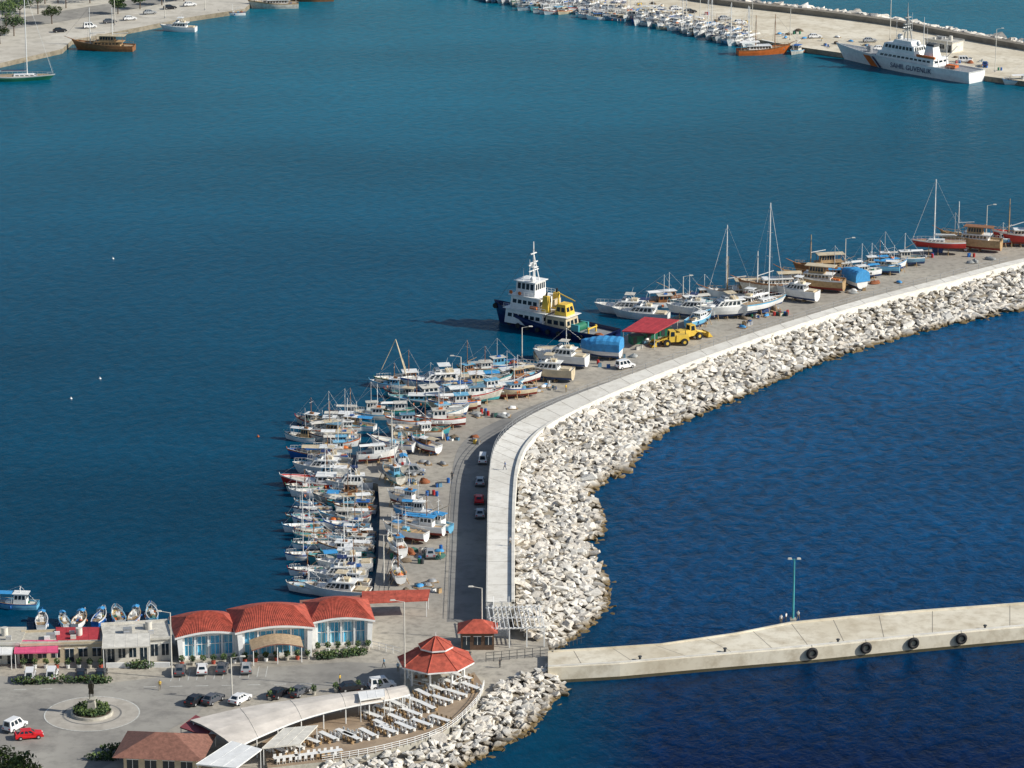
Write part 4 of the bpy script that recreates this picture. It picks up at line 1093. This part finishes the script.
for k in range(12):
    a = G(172+k*8.6, 676-k*0.4, QZ); mb = MB(); mb.add([(-0.06,-2.4,0),(0.06,-2.4,0),(0.06,2.4,0),(-0.06,2.4,0)], [(0,1,2,3)], paintw); mb.obj('parking_line', (a.x,a.y,QZ+0.035), 0, recalc=False)

# ------------------------------------------------------------------ plants
def leaves(mb, c, r, n, size=0.3):
    for i in range(n):
        d = Vector((R.gauss(0,1),R.gauss(0,1),R.gauss(0,1))).normalized()*R.random()**0.35
        p = Vector((c[0]+d.x*r[0], c[1]+d.y*r[1], c[2]+d.z*r[2]))
        a = Vector((R.gauss(0,1),R.gauss(0,1),R.gauss(0,1))).normalized(); b = a.orthogonal().normalized()
        s = size*R.uniform(.6,1.4)
        mb.add([p-a*s,p+b*s*0.6,p+a*s,p-b*s*0.6], [(0,1,2,3)], leafB if (d.z > 0.1 and R.random() < 0.6) else leafA)
def tree(u, v, h=6, z=QZ, r=2.4, nm='tree'):
    mb = MB(); mb.cyl((0,0,0),(0.1,0,h*0.45),0.2,0.13,7,bark)
    for i in range(7):
        t = i*0.9; q = (r*0.65*cos(t), r*0.65*sin(t), h*R.uniform(0.6,0.9)); mb.cyl((0.1,0,h*0.4),q,0.09,0.03,5,bark)
        leaves(mb, q, (r*0.55,r*0.55,h*0.17), 110, 0.3)
    leaves(mb, (0,0,h*0.85), (r*0.6,r*0.6,h*0.18), 130, 0.3)
    mb.obj(nm, G(u,v,z), R.uniform(0,6), recalc=False)
def bush(u, v, w, d, h, n, z=QZ, nm='hedge', ang=0):
    mb = MB(); leaves(mb, (0,0,h*0.5), (w,d,h*0.6), n, 0.2); 
    for i in range(5): mb.cyl((R.uniform(-w,w)*.6,R.uniform(-d,d)*.6,0),(R.uniform(-w,w)*.7,R.uniform(-d,d)*.7,h*.7),0.04,0.02,4,bark)
    mb.obj(nm, G(u,v,z), ang, recalc=False)
for u, v, h, r in ((6,28,9,4),(20,20,8,4),(38,14,9,4),(52,24,6,3),(8,12,9,5),(30,6,9,5),(66,8,8,4),(90,3,8,4),(45,4,9,5),(0,44,6,3),(14,36,7,3.5),(58,3,9,5),(110,0,7,4),(5,782,5,3),(20,790,5,3),(118,14,5,2.5),(140,9,5,2.5),(162,5,5,2.5),(184,1,5,2.5)):
    tree(u, v, h, r=r)
for i in range(9):
    t = 2*pi*i/9; mb = MB(); leaves(mb, (0,0,0.4), (1.0,0.9,0.7), 140, 0.2); mb.obj('shrub', (rc.x+2.0*cos(t), rc.y+2.0*sin(t), QZ+0.5), recalc=False)
for u, v, w in ((140,668,2.5),(60,683,4),(340,657,3),(118,752,3),(104,760,3),(30,684,3),(95,683,3),(325,659,2),(356,655,2)): bush(u, v, w, 0.8, 1.3, 350)
def potted(u, v):
    mb = MB(); mb.cyl((0,0,0),(0,0,0.55),0.28,0.38,10,R.choice([tile, stone, white])); mb.cyl((0,0,0.5),(0,0,1.0),0.04,0.03,4,bark); leaves(mb, (0,0,1.15), (0.5,0.5,0.55), 90, 0.16)
    mb.obj('potted_plant', G(u,v,QZ), recalc=False)
for k in range(13): potted(182+k*10.5, 665.5-k*0.55)
for k in range(6): potted(318+k*10, 652-k*0.5)
for k in range(8): potted(24+k*11, 668)
for k in range(6): potted(270+k*22, 700-k*2.6 if k < 4 else 690)

# ------------------------------------------------------------------ people
def figure_mesh(walk=False):
    J = {'pel':(0,0,0.95,.15,.11),'bel':(0,0,1.12,.135,.1),'che':(0,0,1.33,.17,.11),'nek':(0,0.0,1.5,.055,.055),'hd1':(0,0.01,1.6,.08,.09),'hd2':(0,0.01,1.72,.075,.085),
         'shL':(.19,0,1.42,.065,.06),'elL':(.25,-.02,1.14,.045,.045),'wrL':(.26,.06,.9,.03,.03),'haL':(.26,.09,.8,.035,.02),
         'shR':(-.19,0,1.42,.065,.06),'elR':(-.25,-.02,1.14,.045,.045),'wrR':(-.26,.06,.9,.03,.03),'haR':(-.26,.09,.8,.035,.02),
         'hpL':(.1,0,.88,.09,.09),'knL':(.11,.03,.5,.06,.06),'anL':(.11,0,.1,.04,.04),'toL':(.12,.16,.04,.04,.03),
         'hpR':(-.1,0,.88,.09,.09),'knR':(-.11,.03,.5,.06,.06),'anR':(-.11,0,.1,.04,.04),'toR':(-.12,.16,.04,.04,.03)}
    if walk:
        J['knL'] = (.11,.18,.52,.06,.06); J['anL'] = (.11,.28,.12,.04,.04); J['toL'] = (.12,.43,.06,.04,.03)
        J['knR'] = (-.11,-.06,.5,.06,.06); J['anR'] = (-.11,-.3,.14,.04,.04); J['toR'] = (-.12,-.17,.04,.04,.03)
        J['wrR'] = (-.25,.2,.98,.03,.03); J['haR'] = (-.25,.28,.93,.035,.02); J['wrL'] = (.26,-.14,.92,.03,.03); J['haL'] = (.26,-.18,.83,.035,.02)
    E = [('pel','bel'),('bel','che'),('che','nek'),('nek','hd1'),('hd1','hd2'),('che','shL'),('shL','elL'),('elL','wrL'),('wrL','haL'),('che','shR'),('shR','elR'),('elR','wrR'),('wrR','haR'),
         ('pel','hpL'),('hpL','knL'),('knL','anL'),('anL','toL'),('pel','hpR'),('hpR','knR'),('knR','anR'),('anR','toR')]
    ks = list(J); me = bpy.data.meshes.new('fig'); me.from_pydata([J[k][:3] for k in ks], [(ks.index(a), ks.index(b)) for a, b in E], [])
    o = bpy.data.objects.new('fig', me); sc.collection.objects.link(o)
    o.modifiers.new('s', 'SKIN'); 
    for i, k in enumerate(ks):
        sv = me.skin_vertices[0].data[i]; sv.radius = J[k][3:5]; sv.use_root = (k == 'pel')
    o.modifiers.new('b', 'SUBSURF').levels = 1
    dg = bpy.context.evaluated_depsgraph_get(); dg.update()
    out = bpy.data.meshes.new_from_object(o.evaluated_get(dg)); bpy.data.objects.remove(o)
    return out
FM = [figure_mesh(False), figure_mesh(True)]
def person(loc, rz, shirt, pants, walk=0, nm='person', scale=1.0, allm=None):
    me = FM[walk].copy(); me.materials.clear()
    for m in ([allm]*4 if allm else [pants, shirt, skin, hair]): me.materials.append(m)
    for p in me.polygons:
        c = p.center; p.use_smooth = True
        if c.z > 1.66 or (c.z > 1.56 and c.y < -0.03): k = 3
        elif c.z > 1.49: k = 2
        elif c.z > 0.98 and abs(c.x) < 0.5 and not (abs(c.x) > 0.2 and c.z < 1.15): k = 1
        elif abs(c.x) > 0.19: k = 2
        else: k = 0
        p.material_index = k
    o = bpy.data.objects.new(nm, me); sc.collection.objects.link(o); o.location = loc; o.rotation_euler = (0,0,rz); o.scale = (scale,)*3
    return o
jeans = M('jeans', (0.03,0.05,0.12), 0.8); khaki = M('khaki', (0.25,0.2,0.13), 0.8)
for u, v, z, w in ((786,622,2.6,0),(798,620,2.6,1),(781,624,2.6,0),(384,668,QZ,1),(398,672,QZ,0),(340,684,QZ,0),(160,690,QZ,1),(470,660,QZ,1),(500,668,QZ,0),(510,546,WZ,1),(505,470,WZ,1),(440,560,QZ,0),(452,480,QZ,1),(566,392,QZ,0)):
    person(G(u,v,z), R.uniform(0,6.28), R.choice([white, red, blue, dgrey, yellow, lblue]), R.choice([jeans, khaki, dgrey]), w)
st = empty('statue', (rc.x, rc.y, QZ+0.5), 0)
mb = MB(); mb.box(-0.9,0.9,-0.9,0.9,0,0.3,stone); mb.wedge(-0.65,0.65,0.65,0.5,0.3,2.0,0.15,0.15,stone); mb.box(-0.7,0.7,-0.7,0.7,2.0,2.15,stone); mb.obj('pedestal', parent=st)
s_ = person((0,0,2.15), pi, None, None, 1, 'bronze_figure', 1.7, bronze); s_.parent = st
mb = MB(); mb.wedge(-0.4,0.4,0.28,0.5,2.9,4.7,0.15,0.15,bronze); mb.obj('cloak', parent=st)

# ------------------------------------------------------------------ yard machinery and clutter
def loader():
    mb = MB()
    mb.wedge(-3.6,-0.6,1.2,1.1,0.9,2.3,0.1,0.3,yellow); mb.wedge(-0.6,1.0,1.0,0.85,0.9,3.3,0.25,0.1,yellow,win=(0.5,0.92),nf=1,ns=1)
    mb.wedge(1.0,2.2,0.9,0.8,0.8,1.6,0.2,0,yellow)
    for x in (-2.4,1.5):
        for y_ in (-1.25,1.25): mb.cyl((x,y_-0.3,0.8),(x,y_+0.3,0.8),0.8,0.8,14,black); mb.cyl((x,y_-0.32,0.8),(x,y_+0.32,0.8),0.35,0.35,8,yellow)
    for y_ in (-0.6,0.6): mb.cyl((1.2,y_,1.8),(4.0,y_,1.0),0.16,0.14,6,yellow)
    vs = [(3.8,-1.4,0.2),(3.8,1.4,0.2),(3.9,1.4,1.4),(3.9,-1.4,1.4),(5.0,-1.4,0.15),(5.0,1.4,0.15)]
    mb.add(vs, [(0,1,2,3),(0,1,5,4),(0,3,4),(1,2,5)], yellow)
    mb.cyl((-2.8,0.5,2.2),(-2.8,0.5,3.2),0.08,0.08,6,black)
    return mb
loader().obj('wheel_loader', G(672,345,QZ), radians(195))
loader().obj('wheel_loader', G(690,339,QZ), radians(30))
mb = MB()
for y_ in (-1.5,1.5): mb.cyl((0,y_,0),(2.5,0,8.5),0.14,0.1,6,cream)
mb.cyl((2.5,0,8.5),(5.5,0,2),0.08,0.08,5,cream); mb.box(-1,3,-2,2,-0.3,0.6,cream); mb.box(-2.2,5,-2.4,2.4,-1.2,-0.3,green)
for k in range(6): mb.cyl((0.3+k*0.38,-1.3+k*0.2,1.2+k*1.2),(0.3+k*0.38,1.3-k*0.2,1.2+k*1.2),0.05,0.05,4,cream)
mb.obj('derrick_barge', Vector(G(408,384,0))+Vector((0,0,1.1)), radians(180))

def inquay():
    segs = [((395,590),(440,590)),((392,560),(440,555)),((392,520),(445,520)),((392,490),(448,490)),((365,470),(450,470)),((380,455),(462,455)),((420,440),(480,440)),((470,415),(520,412)),((530,392),(560,388)),((600,365),(640,355)),((640,345),(700,335)),((740,325),(790,312)),((850,290),(900,280)),((920,265),(1010,252))]
    a, b = R.choice(segs); k = R.random(); return a[0]+(b[0]-a[0])*k, a[1]+(b[1]-a[1])*k+R.uniform(-8,6)
spots = [inquay() for i in range(120)]+[(R.uniform(850,1000), 0) for i in range(20)]+[(R.uniform(560,840), 0) for i in range(34)]
for u, v in spots:
    if v == 0: v = qv(u)-R.uniform(3,16)
    k = R.randint(0, 3); mb = MB()
    if k == 0:
        mb.blob((0,0,0.1),(R.uniform(.7,1.6),R.uniform(.6,1.1),R.uniform(.4,.8)),R.choice([netm, neto, netb, netb, wgrey]),9,5,0.2,True); nm = 'net_pile'
    elif k == 1:
        for j in range(R.randint(2,5)):
            x, y_ = R.uniform(-1,1), R.uniform(-.8,.8); c = R.choice([blue, white, wblue, lwood, yellow, grey, offwh]); h = R.uniform(.35,.9)
            mb.box(x,x+.7,y_,y_+.5,0,h,c); mb.box(x+0.06,x+.64,y_+0.06,y_+.44,h,h+0.04,dgrey)
        nm = 'crate_stack'
    elif k == 2:
        for j in range(R.randint(1,4)):
            x, y_ = R.uniform(-1,1), R.uniform(-.8,.8); c = R.choice([blue, red, dgrey, green]); mb.cyl((x,y_,0),(x,y_,0.9),0.3,0.3,10,c); mb.cyl((x,y_,0.44),(x,y_,0.5),0.32,0.32,10,c)
        nm = 'oil_drum'
    else:
        for j in range(4): mb.box(-1.1,1.1,-.6+j*.34,-.4+j*.34,.12,.16,lwood)
        for x in (-1,0,1): mb.box(x-.06,x+.06,-.6,.6,0,.118,lwood)
        mb.blob((0,0,0.17),(0.9,0.5,0.5),R.choice([tarp, white, grey]),8,4,0.15,True); nm = 'pallet'
    mb.obj(nm, G(u,v,QZ), R.uniform(0,3))
for u, v, m in ((113,259,white),(100,379,white),(71,399,white),(258,437,orange)):
    mb = MB(); mb.blob((0,0,0.08),(0.28,0.28,0.24),m,10,6); mb.cyl((0,0,0.28),(0,0,0.5),0.05,0.05,6,m); mb.obj('mooring_buoy', G(u,v,0))
low_building('harbour_office', (925,49),(952,53), 6, 3.0, offwh, wwhite, wins=4)
for u, v, a, c, w in ((965,62,0,cwhite,1),(870,42,10,silver,0),(815,38,10,cwhite,0),(985,66,80,cblue,0),(905,46,0,cwhite,1),(660,10,20,silver,0),(620,3,20,cwhite,0),(130,20,20,cwhite,0),(150,14,20,silver,0),(90,28,20,cwhite,1),
                      (676,10,20,cwhite,0),(690,13,20,cblack,0),(725,20,20,silver,0),(740,24,20,cwhite,0),(880,50,10,cwhite,0),(60,32,20,cblack,0),(110,23,20,cgrey,0),(190,6,20,cwhite,0),(170,9,20,cblack,0)):
    putcar(u, v, a, c, bool(w))
railing('fence', GP([(553,652),(585,642)], 2.6), 2.6, 1.8, 0.8, dgrey, 0.05, 2)
railing('fence', GP([(486,662),(548,656)], QZ), QZ, 1.6, 1.2, dgrey, 0.05, 3)
railing('fence', GP([(372,648),(400,655)], QZ), QZ, 1.2, 1.2, white, 0.05, 2)
railing('fence', GP([(388,596),(394,560),(397,515)], QZ), QZ, 1.1, 2.0, dgrey, 0.05, 2)
a0 = GP([(106,668),(170,667)], QZ)
mb = MB(); mb.box(0,(a0[1]-a0[0]).length,0,0.4,0,0.8,white); mb.obj('garden_wall', a0[0], 0.02)

# ------------------------------------------------------------------ light, world, camera
az = radians(103); el = radians(32)
sv = Vector((sin(az)*cos(el), cos(az)*cos(el), sin(el)))
sl = bpy.data.lights.new('sun', 'SUN'); sl.energy = 5.0; sl.angle = radians(0.5); sl.color = (1.0, 0.96, 0.87)
so = bpy.data.objects.new('sun', sl); sc.collection.objects.link(so); so.rotation_euler = sv.to_track_quat('Z', 'Y').to_euler(); so.location = (0,0,300)
w = bpy.data.worlds.new('World'); sc.world = w; w.use_nodes = True
nt = w.node_tree; bg = nt.nodes['Background']; sk = nt.nodes.new('ShaderNodeTexSky'); sk.sky_type = 'NISHITA'; sk.sun_disc = False
sk.sun_elevation = el; sk.sun_rotation = az; sk.altitude = 100
nt.links.new(sk.outputs[0], bg.inputs[0]); bg.inputs[1].default_value = 0.095
cam = bpy.data.cameras.new('camera'); cam.lens = F*36/1024; cam.sensor_width = 36; cam.clip_start = 1; cam.clip_end = 60000
co = bpy.data.objects.new('camera', cam); sc.collection.objects.link(co); co.location = (0,0,HC); co.rotation_euler = (radians(90)-P, 0, 0)
sc.camera = co
sc.view_settings.view_transform = 'Standard'; sc.view_settings.look = 'None'; sc.view_settings.exposure = 0
print('objects', len(sc.objects))
